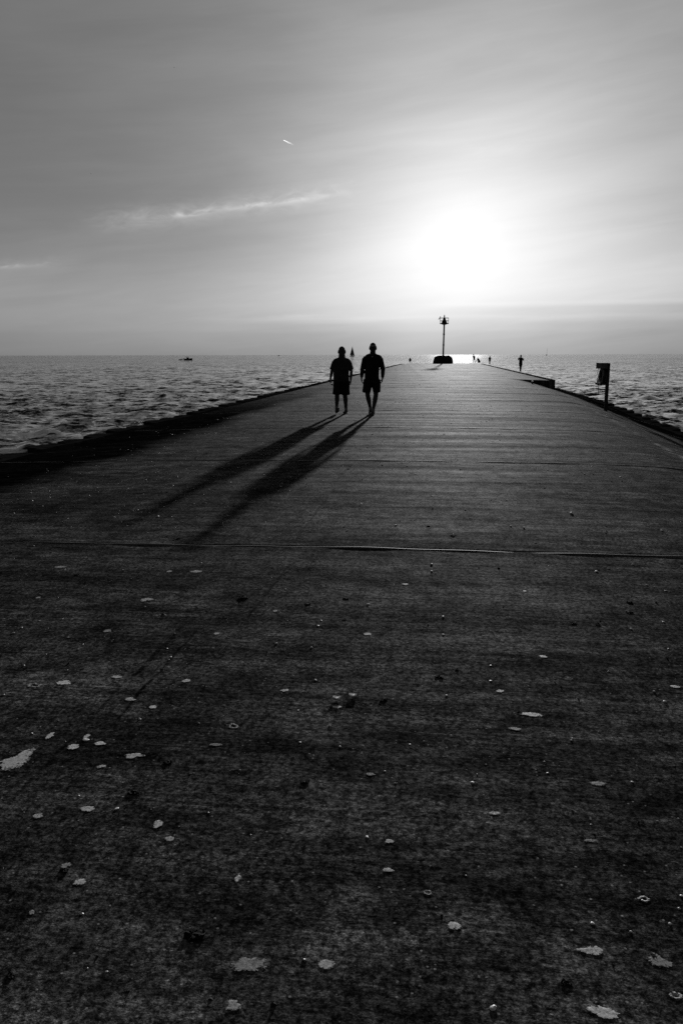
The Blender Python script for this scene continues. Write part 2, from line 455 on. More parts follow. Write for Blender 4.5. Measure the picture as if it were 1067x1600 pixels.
    strip = N.m('MULTIPLY', N.m('MULTIPLY', N.ramp(x, -1.45, -1.43), N.ramp(x, -1.345, -1.325, 1.0, 0.0)), N.m('MULTIPLY', N.ramp(y, 3.5, 3.9), N.ramp(y, 4.33, 4.36, 1.0, 0.0)))
    alb = N.m('MULTIPLY', alb, N.m('SUBTRACT', 1.0, N.m('MULTIPLY', strip, 0.22)))
    alb = N.m('MULTIPLY', alb, N.m('SUBTRACT', 1.0, N.m('MULTIPLY', edge_dark, 0.88)))
    alb = N.m('MULTIPLY', alb, N.m('SUBTRACT', 1.0, N.m('MULTIPLY', cr, 0.9)))
    N.l.new(N.xyz(alb, alb, alb), b.inputs['Base Color'])
    rgh = N.m('ADD', N.ramp(band, 0.30, 0.70, 0.76, 0.86), N.m('MULTIPLY', N.m('SUBTRACT', broom, 0.5), 0.25))
    N.l.new(rgh, b.inputs['Roughness'])
    sp = N.m('MULTIPLY', N.m('MULTIPLY', N.ramp(band, 0.3, 0.7, 0.0022, 0.0010), gritty), N.m('SUBTRACT', 1.0, N.m('MULTIPLY', edge_dark, 1.0)))
    N.l.new(sp, b.inputs['Specular IOR Level'])
    h = N.m('MULTIPLY', broom, 0.0012)
    h = N.m('ADD', h, N.m('MULTIPLY', N.ramp(score, 0.30, 0.52), 0.0006))
    h = N.m('ADD', h, N.m('MULTIPLY', band, 0.0016))
    h = N.m('ADD', h, N.m('MULTIPLY', patch, 0.0025))
    h = N.m('ADD', h, N.m('MULTIPLY', grain, 0.0022))
    h = N.m('ADD', h, N.m('MULTIPLY', grit, 0.0024))
    bn = N.new('ShaderNodeBump'); bn.inputs['Strength'].default_value = 1.0; bn.inputs['Distance'].default_value = 1.0
    N.l.new(h, bn.inputs['Height']); N.l.new(bn.outputs[0], b.inputs['Normal'])
    return m
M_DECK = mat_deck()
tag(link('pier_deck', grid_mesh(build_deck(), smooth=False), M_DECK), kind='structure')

# smooth black sealant beads lying in the expansion joints
M_SEAL = mat_plain('joint_sealant', 0.22, 0.36, 0.5, 0.5, 5, 0.0, 9)
def seal_mesh():
    bm = bmesh.new(); g = np.random.default_rng(12)
    for k, j in enumerate(JOINTS):
        xs = np.linspace(X_L + 0.1, X_R - 0.1, 260)
        prof = ((-0.040, -0.008), (-0.036, 0.0045), (-0.028, 0.0065), (-0.020, 0.0052), (-0.013, -0.008))
        rows = []
        for x in xs:
            yy = j + joint_shift(x, k)
            wob = 0.0028 * math.sin(3.1 * x + k) + 0.0028 * math.sin(7.3 * x + 2 * k) - 0.0006
            rows.append([bm.verts.new((x, yy + a, deck_z(x, j) + b + wob)) for a, b in prof])
        for a, b in zip(rows[:-1], rows[1:]):
            for q in range(len(prof) - 1): bm.faces.new((a[q], b[q], b[q + 1], a[q + 1]))
    bmesh.ops.recalc_face_normals(bm, faces=bm.faces)
    return mesh_bm(bm, True)
tag(link('pier_joint_seal', seal_mesh(), M_SEAL), kind='structure')

# ------------------------------------------------------------------ the lake
def build_water():
    nth, th0 = 620, R(44)
    th = np.linspace(-th0, th0, nth) + R(-5)
    r = [6.0]
    while r[-1] < 26000: r.append(r[-1] * (1.0055 if r[-1] < 900 else 1.03))
    r = np.array(r)
    T, Rr = np.meshgrid(th, r)
    X = np.sin(T) * Rr; Y = np.cos(T) * Rr
    sp = np.maximum(Rr * 0.0055, Rr * (th[1] - th[0]))
    Z = np.zeros_like(X); DX = np.zeros_like(X); DY = np.zeros_like(X)
    g = np.random.default_rng(15)
    lams = np.concatenate([np.exp(np.linspace(math.log(0.55), math.log(6.5), 64)), [7.5, 9.0, 11.0]])
    for i, lam in enumerate(lams):
        k = 2 * math.pi / lam
        a0 = g.normal(R(-112), R(38))
        amp = 0.0105 * lam ** 1.0 * (1.0 if lam < 1.5 else (1.5 / lam) ** 1.25) * (1.0 if lam < 4.0 else 4.0 / lam) * g.uniform(0.5, 1.25)
        ph = g.uniform(0, 6.28)
        fade = np.clip((lam / sp - 2.2) / 2.0, 0, 1)
        kx, ky = math.cos(a0), math.sin(a0)
        p = k * (kx * X + ky * Y) + ph
        Z += amp * fade * np.cos(p)
        DX -= 0.75 * amp * fade * kx * np.sin(p); DY -= 0.75 * amp * fade * ky * np.sin(p)
    gust = 0.75 + 0.35 * np.sin(X * 0.05 + 1.0) * np.sin(Y * 0.035 + X * 0.01)
    P = np.stack([X + DX * gust, Y + DY * gust, WATER_Z + Z * gust], -1)
    P[0, :, 2] = WATER_Z
    return P

def mat_water():
    m = bpy.data.materials.new('lake_water'); m.use_nodes = True
    N = NT(m.node_tree); b = N.n['Principled BSDF']
    b.inputs['Base Color'].default_value = (0.006, 0.006, 0.006, 1)
    b.inputs['Roughness'].default_value = 0.07
    b.inputs['IOR'].default_value = 1.33
    co = N.new('ShaderNodeTexCoord').outputs['Object']
    x, y, z = N.sep(co)
    # small ripples: slopes straight from noise, gusts make rougher and calmer patches
    def slopes(scale, sx, k, seed):
        n = N.new('ShaderNodeTexNoise'); n.inputs['Scale'].default_value = scale
        n.inputs['Detail'].default_value = 3.0; n.inputs['Roughness'].default_value = 0.6
        N.l.new(N.xyz(N.m('MULTIPLY', x, sx), y, seed), n.inputs['Vector'])
        return N.vm('MULTIPLY', N.vm('SUBTRACT', n.outputs['Color'], (0.5, 0.5, 0.5)), (k, k, 0.0))
    gust = N.ramp(N.noise(N.xyz(N.m('MULTIPLY', x, 0.010), N.m('MULTIPLY', y, 0.008), 1.0), 1.0, 5, 0.65), 0.3, 0.7, 0.55, 1.35)
    g2 = N.ramp(N.noise(N.xyz(N.m('MULTIPLY', x, 0.11), N.m('MULTIPLY', y, 0.16), 4.0), 1.0, 4, 0.6), 0.3, 0.7, 0.5, 1.5)
    s = N.vm('ADD', N.vm('ADD', N.vm('ADD', slopes(3.2, 0.8, 2.1, 0.0), slopes(10.0, 0.8, 1.2, 3.0)), slopes(0.35, 0.7, 1.0, 9.0)), slopes(0.9, 0.7, 2.0, 5.0))
    gg = N.m('MULTIPLY', gust, g2)
    s = N.vm('MULTIPLY', s, N.xyz(gg, gg, 0.0))
    nrm = N.vm('NORMALIZE', N.vm('ADD', N.new('ShaderNodeNewGeometry').outputs['Normal'], s))
    N.l.new(nrm, b.inputs['Normal'])
    return m
M_WATER = mat_water()
tag(link('lake_water', grid_mesh(build_water(), True), M_WATER), kind='structure')
# the same lake beside and behind the viewer, flat and out of the picture
def water_rest():
    th = np.linspace(R(39), R(311), 90); r = np.array([0.0, 6, 40, 300, 3000, 26000])
    T, Rr = np.meshgrid(th, r)
    return np.stack([np.sin(T) * Rr, np.cos(T) * Rr, np.full_like(T, WATER_Z - 0.02)], -1)
tag(link('lake_water_behind', grid_mesh(water_rest(), True), M_WATER), kind='structure')

# ------------------------------------------------------------------ sheet pile walls
def pile_wall(side, y0, y1, far, pitch=1.12, depth=0.34, lip=0.03, seed=1):
    g = np.random.default_rng(seed)
    bm = bmesh.new()
    xe = X_L if side < 0 else X_R
    path = []; y = y0; i = 0
    while y < y1:
        t = lip + g.uniform(-0.022, 0.03)
        for oy, o in ((0.0, 0.05), (0.10, 0.05), (0.26, depth * 0.93), (0.34, depth), (0.62, depth), (0.70, depth * 0.93), (0.86, 0.05)):
            path.append((min(y + oy * pitch, y1), o, t, i))
        y += pitch; i += 1
    def zt(yy, t): return deck_z(xe, yy, far) + t
    inn = [bm.verts.new((xe - side * 0.10, yy, zt(yy, t))) for yy, o, t, i in path]
    out = [bm.verts.new((xe + side * o, yy, zt(yy, t))) for yy, o, t, i in path]
    rim = [bm.verts.new((xe + side * (o + 0.015), yy, zt(yy, t) - 0.03)) for yy, o, t, i in path]
    low = [bm.verts.new((xe + side * (o + 0.015), yy, -3.2)) for yy, o, t, i in path]
    inl = [bm.verts.new((xe - side * 0.10, yy, zt(yy, t) - 0.25)) for yy, o, t, i in path]
    for a in range(len(path) - 1):
        for A, B in ((inl, inn), (inn, out), (out, rim), (rim, low)):
            if (A[a].co - A[a + 1].co).length < 1e-5: continue
            bm.faces.new((A[a], A[a + 1], B[a + 1], B[a]))
    for e in (0, -1): bm.faces.new((inl[e], inn[e], out[e], rim[e], low[e]))
    bmesh.ops.recalc_face_normals(bm, faces=bm.faces)
    return mesh_bm(bm)
tag(link('sheet_pile_wall', pile_wall(-1, Y_BACK, Y_END, None, seed=3), M_STEEL),
    'black stepped sheet pile wall along the left edge of the pier', 'wall', 'sheet pile walls edging the pier')
tag(link('sheet_pile_wall', pile_wall(1, Y_BACK, Y_STEP - 0.05, False, pitch=1.25, depth=0.42, lip=0.05, seed=8), M_STEEL),
    'sunken scalloped sheet pile wall along the right edge beside the ring post', 'wall', 'sheet pile walls edging the pier')

def far_edge():
    bm = bmesh.new()
    ys = list(np.arange(Y_STEP + 0.02, Y_END, 1.5)) + [Y_END]
    sec = ((-0.25, 0.012), (-0.22, 0.05), (0.10, 0.05), (0.13, 0.02), (0.13, -3.0), (-0.25, -3.0))
    rows = [[bm.verts.new((X_R + a, y, deck_z(X_R, y, True) + b if b > -2 else b)) for a, b in sec] for y in ys]
    n = len(sec)
    for A, B in zip(rows[:-1], rows[1:]):
        for q in range(n): bm.faces.new((A[q], A[(q + 1) % n], B[(q + 1) % n], B[q]))
    bm.faces.new(rows[0][::-1]); bm.faces.new(rows[-1])
    bmesh.ops.recalc_face_normals(bm, faces=bm.faces)
    return mesh_bm(bm)
tag(link('edge_kerb', far_edge(), M_BASE), 'low dark kerb along the right edge of the higher far deck', 'kerb')
# ------------------------------------------------------------------ people
def finger_chains(w, d, side, curl=0.35, s=1.0):
    """palm and five fingers; w wrist point, d direction the hand hangs, side -1/+1 = which way the thumb points"""
    w = Vector(w); d = Vector(d).normalized()
    f = Vector((0, -1, 0)); f = (f - d * f.dot(d)).normalized()      # the back of the hand looks outward, thumb forward
    inw = d.cross(f) * (1 if side > 0 else -1)
    ch = [[(*(w - d * 0.015), 0.026 * s, 0.030 * s), (*(w + d * 0.045 * s), 0.018 * s, 0.040 * s), (*(w + d * 0.095 * s), 0.016 * s, 0.042 * s)]]
    for k, (off, ln) in enumerate(((0.032, 0.072), (0.011, 0.083), (-0.011, 0.077), (-0.031, 0.060))):
        b = w + d * 0.085 * s + f * off * s
        j1 = b + d * ln * 0.5 * s + inw * 0.010 * s
        j2 = b + d * ln * 0.85 * s + inw * (0.030 + 0.006 * k) * s * (curl / 0.35)
        j3 = b + d * ln * 1.02 * s + inw * (0.050 + 0.008 * k) * s * (curl / 0.35)
        ch.append([(*b, 0.0095 * s), (*j1, 0.0092 * s), (*j2, 0.0085 * s), (*j3, 0.0072 * s)])
    t0 = w + d * 0.030 * s + f * 0.026 * s
    ch.append([(*t0, 0.013 * s), (*(t0 + d * 0.028 * s + f * 0.026 * s + inw * 0.012 * s), 0.0115 * s), (*(t0 + d * 0.058 * s + f * 0.034 * s + inw * 0.022 * s), 0.0095 * s)])
    return ch

def head_chains(c, w=0.076):
    """c = centre of the head, looking towards -Y"""
    x, y, z = c
    return [
        [(x, y + 0.005, z - 0.07, w * 0.78, 0.080), (x, y + 0.006, z - 0.02, w * 0.93, 0.092), (x, y + 0.010, z + 0.03, w, 0.098), (x, y + 0.012, z + 0.065, w * 0.88, 0.085)],
        [(x, y - 0.050, z - 0.105, 0.034, 0.030), (x, y - 0.045, z - 0.075, 0.052, 0.042), (x, y - 0.035, z - 0.03, 0.058, 0.055)],   # jaw and chin
        [(x, y - 0.088, z + 0.008, 0.010), (x, y - 0.105, z - 0.022, 0.014), (x, y - 0.098, z - 0.034, 0.016)],                        # nose
        [(x - 0.026, y - 0.086, z - 0.060, 0.010), (x, y - 0.092, z - 0.059, 0.011), (x + 0.026, y - 0.086, z - 0.060, 0.010)],        # lips
        [(x - 0.040, y - 0.078, z + 0.024, 0.012), (x, y - 0.090, z + 0.022, 0.011), (x + 0.040, y - 0.078, z + 0.024, 0.012)],        # brow
        [(x - w - 0.001, y + 0.004, z - 0.030, 0.009, 0.016), (x - w - 0.006, y + 0.010, z + 0.012, 0.009, 0.020)],
        [(x + w + 0.001, y + 0.004, z - 0.030, 0.009, 0.016), (x + w + 0.006, y + 0.010, z + 0.012, 0.009, 0.020)],
    ]

def shoe(parent, ankle, yaw, pitch, L=0.285):
    """shoe as upper and sole; toe towards -Y, pitch lifts the toe (+) or the heel (-)"""
    rot = Matrix.Rotation(yaw, 3, 'Z') @ Matrix.Rotation(-pitch, 3, 'X')
    a = Vector(ankle)
    def P(x, y, z): return a + rot @ Vector((x, y, z))
    up = fused([[(*P(0, 0.062, -0.048), 0.040, 0.034), (*P(0, 0.0, -0.045), 0.043, 0.042), (*P(0, -0.09, -0.058), 0.046, 0.030), (*P(0, -0.175, -0.066), 0.042, 0.022)],
                [(*P(0, 0.012, -0.05), 0.043, 0.050), (*P(0, 0.008, 0.005), 0.042, 0.048)]], 0.007, 3)
    u = link('shoe', up, M_SHOE, parent)
    bm = bmesh.new(); n = 22; rings = []
    for zz in (-0.098, -0.080):
        rings.append([bm.verts.new(P(0.050 * (0.86 + 0.14 * math.cos(2 * t)) * math.cos(t) * (1 - 0.12 * math.cos(t + 1.57)), -0.055 + 0.150 * math.sin(t), zz + 0.012 * max(0, -math.sin(t)) ** 3)) for t in [2 * math.pi * k / n for k in range(n)]])
    for k in range(n): bm.faces.new((rings[0][k], rings[0][(k + 1) % n], rings[1][(k + 1) % n], rings[1][k]))
    bm.faces.new(rings[0][::-1]); bm.faces.new(rings[1])
    link('sole', mesh_bm(bm), M_SOLE, u)
    return u

def walker(name, foot, label, J, long_sleeve, hair_mat, shirt_mat, cap, belly):
    """J: joint table in metres, x to the right in the photo, y away, z up from the deck"""
    root = empty(name, foot)
    tag(root, label, 'person', 'people walking down the pier')
    hd = Vector(J['head'])
    ch = head_chains(hd, J.get('hw', 0.076))
    nk = Vector(J['neck']); nw = J.get('nw', 1.05)
    ch.append([(*(nk + Vector((0, 0, -0.04))), 0.082 * nw, 0.070), (*nk, 0.072 * nw, 0.066), (*(hd + Vector((0, 0.018, -0.06))), 0.066 * nw, 0.066)])
    hip = Vector(J['hip']); ch_t = [(hip.x, hip.y, hip.z - 0.02, 0.145, 0.100), (hip.x, hip.y, hip.z + 0.08, 0.15, 0.105), (hip.x, hip.y - belly * 0.3, hip.z + 0.22, 0.15, 0.105),
            (nk.x, nk.y, nk.z - 0.24, 0.165, 0.115), (nk.x, nk.y, nk.z - 0.12, 0.15, 0.10), (nk.x, nk.y, nk.z - 0.03, 0.09, 0.075)]
    ch.append(ch_t)
    for s in ('l', 'r'):
        sh, elb, wr = (Vector(J[s + k]) for k in ('sh', 'el', 'wr'))
        ch.append([(*sh, 0.056), (*(sh.lerp(elb, 0.5)), 0.050), (*elb, 0.041), (*(elb.lerp(wr, 0.3)), 0.043), (*wr, 0.027)])
        ch += finger_chains(wr, Vector(J[s + 'hd']), 1 if s == 'r' else -1)
        hp, kn, an = (Vector(J[s + k]) for k in ('hp', 'kn', 'an'))
        back = Vector((0, 0.022, 0))
        ch.append([(*hp, 0.095), (*hp.lerp(kn, 0.5), 0.082), (*kn, 0.061), (*(kn.lerp(an, 0.32) + back), 0.063), (*(kn.lerp(an, 0.7) + back * 0.4), 0.046), (*an, 0.040)])
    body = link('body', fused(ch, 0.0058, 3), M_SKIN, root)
    # face: eyes; hair or cap
    for sx in (-1, 1):
        bm = bmesh.new(); bmesh.ops.create_icosphere(bm, subdivisions=2, radius=0.0125)
        link('eye', mesh_bm(bm, True), M_EYE, root, hd + Vector((sx * 0.031, -0.074, 0.004)))
    w = J.get('hw', 0.076)
    hair = fused([[(hd.x, hd.y + 0.030, hd.z - 0.005, w + 0.006, 0.085), (hd.x, hd.y + 0.022, hd.z + 0.040, w + 0.009, 0.098), (hd.x, hd.y + 0.016, hd.z + 0.066, w * 0.90, 0.086)],
                  [(hd.x, hd.y - 0.045, hd.z + 0.060, w * 0.80, 0.030), (hd.x, hd.y + 0.02, hd.z + 0.072, w * 0.80, 0.05)]]
                 + ([[(hd.x - 0.03, hd.y - 0.08, hd.z + 0.050, 0.022, 0.012), (hd.x, hd.y - 0.125, hd.z + 0.046, 0.05, 0.010), (hd.x + 0.03, hd.y - 0.08, hd.z + 0.050, 0.022, 0.012)]] if cap else []), 0.007, 3)
    link('cap' if cap else 'hair', hair, hair_mat, root)
    # shirt or top
    hem = J['hem']
    torso = [(hip.x, hip.y, hem, J['tw'] * 0.99, 0.155), (hip.x, hip.y - 0.012, hem + 0.13, J['tw'], 0.155 + belly * 0.5), (hip.x, hip.y - belly * 0.5, hem + 0.27, J['tw'] * 1.0, 0.145 + belly * 0.7),
             (nk.x, nk.y - 0.006, nk.z - 0.25, J['tw'] * 1.0, 0.148), (nk.x, nk.y, nk.z - 0.13, J['tw'] * 0.94, 0.125), (nk.x, nk.y + 0.004, nk.z - 0.055, 0.135, 0.095), (nk.x, nk.y + 0.012, nk.z - 0.02, 0.085, 0.075)]
    sl = [torso]
    for s in ('l', 'r'):
        sh, elb, wr = (Vector(J[s + k]) for k in ('sh', 'el', 'wr'))
        if long_sleeve:
            sl.append([(*sh, 0.076), (*sh.lerp(elb, 0.5), 0.068), (*elb, 0.058), (*elb.lerp(wr, 0.5), 0.052), (*elb.lerp(wr, 0.95), 0.040)])
        else:
            sl.append([(*sh, 0.078), (*sh.lerp(elb, 0.45), 0.074), (*sh.lerp(elb, 0.82), 0.076)])
        sl.append([(nk.x + (sh.x - nk.x) * 0.32, nk.y + 0.008, nk.z - 0.028, 0.052), (*(nk.lerp(sh, 0.72) + Vector((0, 0, 0.030))), 0.052), (*(sh + Vector((0, 0, 0.010))), 0.068)])
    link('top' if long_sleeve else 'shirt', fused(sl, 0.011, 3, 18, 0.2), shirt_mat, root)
    if long_sleeve:
        bm = bmesh.new()
        for sx in (-1, 1):
            add_tube(bm, [(nk.x + sx * 0.075, nk.y - 0.02, nk.z - 0.005), (nk.x + sx * 0.045, nk.y - 0.085, nk.z - 0.05), (nk.x + sx * 0.006, nk.y - 0.118, nk.z - 0.095)], [(0.010, 0.018)] * 3, 8)
        link('collar', mesh_bm(bm, True), M_SHORTS, root)
        bm = bmesh.new()
        add_tube(bm, [(nk.x, nk.y - 0.112, nk.z - 0.055), (nk.x, nk.y - 0.126, nk.z - 0.095)], [(0.022, 0.008), (0.012, 0.006)], 8)
        link('undershirt', mesh_bm(bm, True), M_COLLAR, root)
    # shorts
    sc = [[(hip.x, hip.y, hem + 0.05, J['tw'] * 0.93, 0.145), (hip.x, hip.y, hip.z - 0.02, J['tw'] * 0.97, 0.15)]]
    for s in ('l', 'r'):
        hp, kn = Vector(J[s + 'hp']), Vector(J[s + 'kn'])
        z1 = J[s + 'leg']; t = (hp.z - z1) / (hp.z - kn.z); e = hp.lerp(kn, t)
        e.x += J.get(s + 'off', 0.0)
        sc.append([(*hp, 0.125), (*hp.lerp(e, 0.55), 0.114), (e.x, e.y, e.z + 0.03, J.get(s + 'lw', 0.105), 0.12), (e.x, e.y, e.z, J.get(s + 'lw', 0.105), 0.12)])
    link('shorts', fused(sc, 0.011, 3, 18, 0.2), M_SHORTS, root)
    for s in ('l', 'r'):
        an = Vector(J[s + 'an'])
        bm = bmesh.new(); kn = Vector(J[s + 'kn'])
        add_tube(bm, [an + Vector((0, 0, -0.01)), an.lerp(kn, 0.12)], [0.041, 0.043], 12)
        link('sock', mesh_bm(bm, True), M_SOCK, root)
        shoe(root, an, J[s + 'fy'], J[s + 'fp'])
    return root

WALK_Y = on_deck(555, 647).y
def stand(px, py):
    p = on_deck(px, py); return p
pL = stand(534.3, 646.5); pR = stand(581.3, 648.0)
JL = dict(head=(0.0, -0.02, 1.610), hw=0.094, nw=1.3, neck=(0.0, 0.01, 1.470), hip=(-0.018, 0.0, 0.90), hem=0.865, tw=0.212,
          lsh=(-0.192, 0.02, 1.345), lel=(-0.275, 0.05, 1.115), lwr=(-0.300, -0.03, 0.915), lhd=(0.02, -0.18, -1.0),
          rsh=(0.178, 0.02, 1.345), rel=(0.243, 0.06, 1.115), rwr=(0.232, 0.02, 0.890), rhd=(-0.05, -0.10, -1.0),
          lhp=(-0.105, 0.0, 0.86), lkn=(-0.118, -0.09, 0.49), lan=(-0.130, -0.11, 0.145), rhp=(0.085, 0.0, 0.86), rkn=(0.082, 0.01, 0.49), ran=(0.088, 0.16, 0.098),
          lleg=0.525, rleg=0.51, llw=0.118, rlw=0.118, roff=0.012, loff=-0.005, lfy=0.35, lfp=0.42, rfy=-0.15, rfp=0.0)
JR = dict(head=(0.012, -0.02, 1.690), hw=0.087, neck=(0.006, 0.01, 1.545), hip=(-0.012, 0.0, 0.93), hem=0.84, tw=0.185,
          lsh=(-0.192, 0.02, 1.425), lel=(-0.262, 0.05, 1.165), lwr=(-0.275, -0.02, 0.955), lhd=(0.03, -0.14, -1.0),
          rsh=(0.198, 0.02, 1.425), rel=(0.268, 0.06, 1.165), rwr=(0.262, 0.02, 0.945), rhd=(-0.16, -0.12, -1.0),
          lhp=(-0.105, 0.0, 0.89), lkn=(-0.122, 0.02, 0.51), lan=(-0.066, 0.24, 0.135), rhp=(0.092, 0.0, 0.89), rkn=(0.096, -0.03, 0.51), ran=(0.030, -0.10, 0.098),
          lleg=0.585, rleg=0.59, llw=0.112, rlw=0.100, loff=-0.03, roff=0.02, lfy=0.10, lfp=-0.45, rfy=-0.20, rfp=0.05)
walker('person', pL, 'stout dark-haired person in grey short-sleeved shirt and dark knee-length shorts walking', JL, False, M_HAIR_DARK, M_SHIRT, False, 0.05)
walker('person', pR, 'taller person in grey cap, black long-sleeved open-collared top and loose shorts walking', JR, True, M_HAIR_GREY, M_TOP, True, 0.01)

def small_person(foot, label, chains, cloth, voxel=0.018, group='people at the far end of the pier', rz=0.0, head=None):
    root = empty('person', foot, rz); tag(root, label, 'person', group)
    link('body', fused(chains, voxel, 2, 10), M_SKIN, root)
    for nm, cc, mt in cloth: link(nm, fused(cc, voxel, 2, 10), mt, root)
    if head is not None:
        x, y, z = head
        link('hair', fused([[(x, y + 0.02, z + 0.01, 0.083, 0.10), (x, y + 0.02, z + 0.07, 0.072, 0.085)]], 0.015, 2), M_HAIR_DARK, root)
    return root

def hand_simple(w, d, s=1.0):
    return finger_chains(w, d, 1, 0.35, s)

# angler on the right edge, arms raised in front of the face
H = 1.0
pa = on_deck(812.5, 581.0)
ch = head_chains((0.0, 0.0, 1.50)) + [
    [(0, 0.02, 1.36, 0.055), (0, 0.02, 1.44, 0.055)],
    [(0, 0, 0.84, 0.15, 0.11), (0, 0, 1.05, 0.14, 0.105), (0, 0, 1.24, 0.16, 0.11), (0, 0, 1.34, 0.10, 0.08)],
    [(-0.17, 0, 1.28, 0.05), (-0.27, -0.10, 1.18, 0.042), (-0.20, -0.20, 1.36, 0.032)],
    [(0.17, 0, 1.28, 0.05), (0.26, -0.06, 1.10, 0.042), (0.12, -0.22, 1.22, 0.032)],
    [(-0.07, 0, 0.82, 0.085), (-0.05, 0.02, 0.46, 0.055), (-0.02, 0.06, 0.08, 0.04), (-0.02, -0.08, 0.045, 0.042)],
    [(0.07, 0, 0.82, 0.085), (0.06, -0.03, 0.46, 0.055), (0.04, -0.02, 0.08, 0.04), (0.04, -0.16, 0.045, 0.042)]]
ch += hand_simple((-0.20, -0.20, 1.36), (0.4, -0.3, 0.9)) + hand_simple((0.12, -0.22, 1.22), (-0.4, -0.3, 0.6))
small_person(pa, 'person standing by the right kerb of the far deck with hands lifted', ch,
    [('jacket', [[(0, 0, 0.80, 0.175, 0.13), (0, 0, 1.05, 0.165, 0.12), (0, 0, 1.24, 0.18, 0.125), (0, 0, 1.35, 0.10, 0.085)],
                 [(-0.17, 0, 1.28, 0.065), (-0.27, -0.10, 1.18, 0.055), (-0.215, -0.18, 1.33, 0.04)], [(0.17, 0, 1.28, 0.065), (0.26, -0.06, 1.10, 0.055), (0.14, -0.20, 1.20, 0.04)]], M_TOP),
     ('shorts', [[(0, 0, 0.84, 0.16, 0.125), (0, 0, 0.78, 0.165, 0.13)], [(-0.075, 0, 0.80, 0.10), (-0.06, 0.01, 0.58, 0.09)], [(0.075, 0, 0.80, 0.10), (0.065, -0.02, 0.58, 0.09)]], M_SHORTS)],
    head=(0, 0, 1.50))
# narrow standing person by the far right corner
pb = on_deck(764.5, 569.6)
chb = head_chains((0.0, 0.0, 1.38)) + [
    [(0, 0.02, 1.24, 0.055), (0, 0.02, 1.32, 0.055)],
    [(0, 0, 0.78, 0.13, 0.105), (0, 0, 1.0, 0.125, 0.10), (0, 0, 1.14, 0.15, 0.10), (0, 0, 1.22, 0.10, 0.08)],
    [(-0.15, 0, 1.17, 0.045), (-0.19, -0.02, 0.94, 0.038), (-0.16, -0.10, 0.74, 0.03)], [(0.15, 0, 1.17, 0.045), (0.19, -0.02, 0.94, 0.038), (0.15, -0.10, 0.74, 0.03)],
    [(-0.06, 0, 0.76, 0.08), (-0.04, 0.0, 0.42, 0.052), (-0.02, 0.03, 0.08, 0.038), (-0.02, -0.1, 0.045, 0.04)],
    [(0.06, 0, 0.76, 0.08), (0.05, 0.0, 0.42, 0.052), (0.06, -0.02, 0.08, 0.038), (0.06, -0.15, 0.045, 0.04)]]
chb += hand_simple((-0.16, -0.10, 0.74), (0, -0.2, -1)) + hand_simple((0.15, -0.10, 0.74), (0, -0.2, -1))
small_person(pb, 'slim person standing alone with arms down at the far right corner of the pier', chb,
    [('jacket', [[(0, 0, 0.74, 0.15, 0.12), (0, 0, 1.0, 0.145, 0.115), (0, 0, 1.16, 0.165, 0.115), (0, 0, 1.23, 0.10, 0.085)], [(-0.15, 0, 1.17, 0.06), (-0.19, -0.02, 0.94, 0.05)], [(0.15, 0, 1.17, 0.06), (0.19, -0.02, 0.94, 0.05)]], M_TOP),
     ('trousers', [[(0, 0, 0.76, 0.135, 0.115), (0, 0, 0.80, 0.135, 0.11)], [(-0.06, 0, 0.76, 0.09), (-0.04, 0, 0.42, 0.066), (-0.02, 0.03, 0.13, 0.055)], [(0.06, 0, 0.76, 0.09), (0.05, 0, 0.42, 0.066), (0.06, -0.02, 0.13, 0.055)]], M_SHORTS)],
    head=(0, 0, 1.38))
# pair at the end of the pier: one standing and stooping, one crouching beside
pc = on_deck(740.0, 567.6); pd = on_deck(747.0, 567.6)
chc = head_chains((-0.10, -0.02, 1.40)) + [
    [(-0.07, 0.0, 1.28, 0.055), (-0.09, 0.0, 1.34, 0.055)],
    [(0.03, 0, 0.80, 0.13, 0.11), (0.0, 0, 1.0, 0.125, 0.11), (-0.05, 0, 1.18, 0.15, 0.11), (-0.07, 0, 1.26, 0.09, 0.08)],
    [(-0.19, 0, 1.20, 0.045), (-0.16, -0.14, 0.98, 0.038), (0.02, -0.24, 0.88, 0.03)], [(0.09, 0, 1.19, 0.045), (0.19, -0.10, 0.98, 0.038), (0.14, -0.24, 0.86, 0.03)],
    [(-0.04, 0, 0.78, 0.08), (-0.10, 0.0, 0.42, 0.05), (-0.12, 0.06, 0.08, 0.036), (-0.12, -0.08, 0.045, 0.04)],
    [(0.09, 0, 0.78, 0.08), (0.16, 0.02, 0.42, 0.05), (0.22, 0.10, 0.08, 0.036), (0.22, -0.04, 0.045, 0.04)]]
chc += hand_simple((0.02, -0.24, 0.88), (0.5, -0.6, -0.4)) + hand_simple((0.14, -0.24, 0.86), (0, -0.7, -0.5))
stoop = small_person(pc, 'person standing astride at the far end of the pier, stooping a little', chc,
    [('shirt', [[(0.03, 0, 0.82, 0.145, 0.125), (0.0, 0, 1.0, 0.14, 0.12), (-0.05, 0, 1.18, 0.165, 0.12), (-0.07, 0, 1.27, 0.095, 0.085)], [(-0.19, 0, 1.20, 0.06), (-0.17, -0.08, 1.06, 0.055)], [(0.09, 0, 1.19, 0.06), (0.15, -0.06, 1.06, 0.055)]], M_TOP),
     ('shorts', [[(0.03, 0, 0.80, 0.135, 0.12), (0.03, 0, 0.74, 0.14, 0.12)], [(-0.04, 0, 0.78, 0.09), (-0.07, 0, 0.55, 0.08)], [(0.09, 0, 0.78, 0.09), (0.125, 0.01, 0.55, 0.08)]], M_SHORTS)],
    head=(-0.10, -0.02, 1.40))
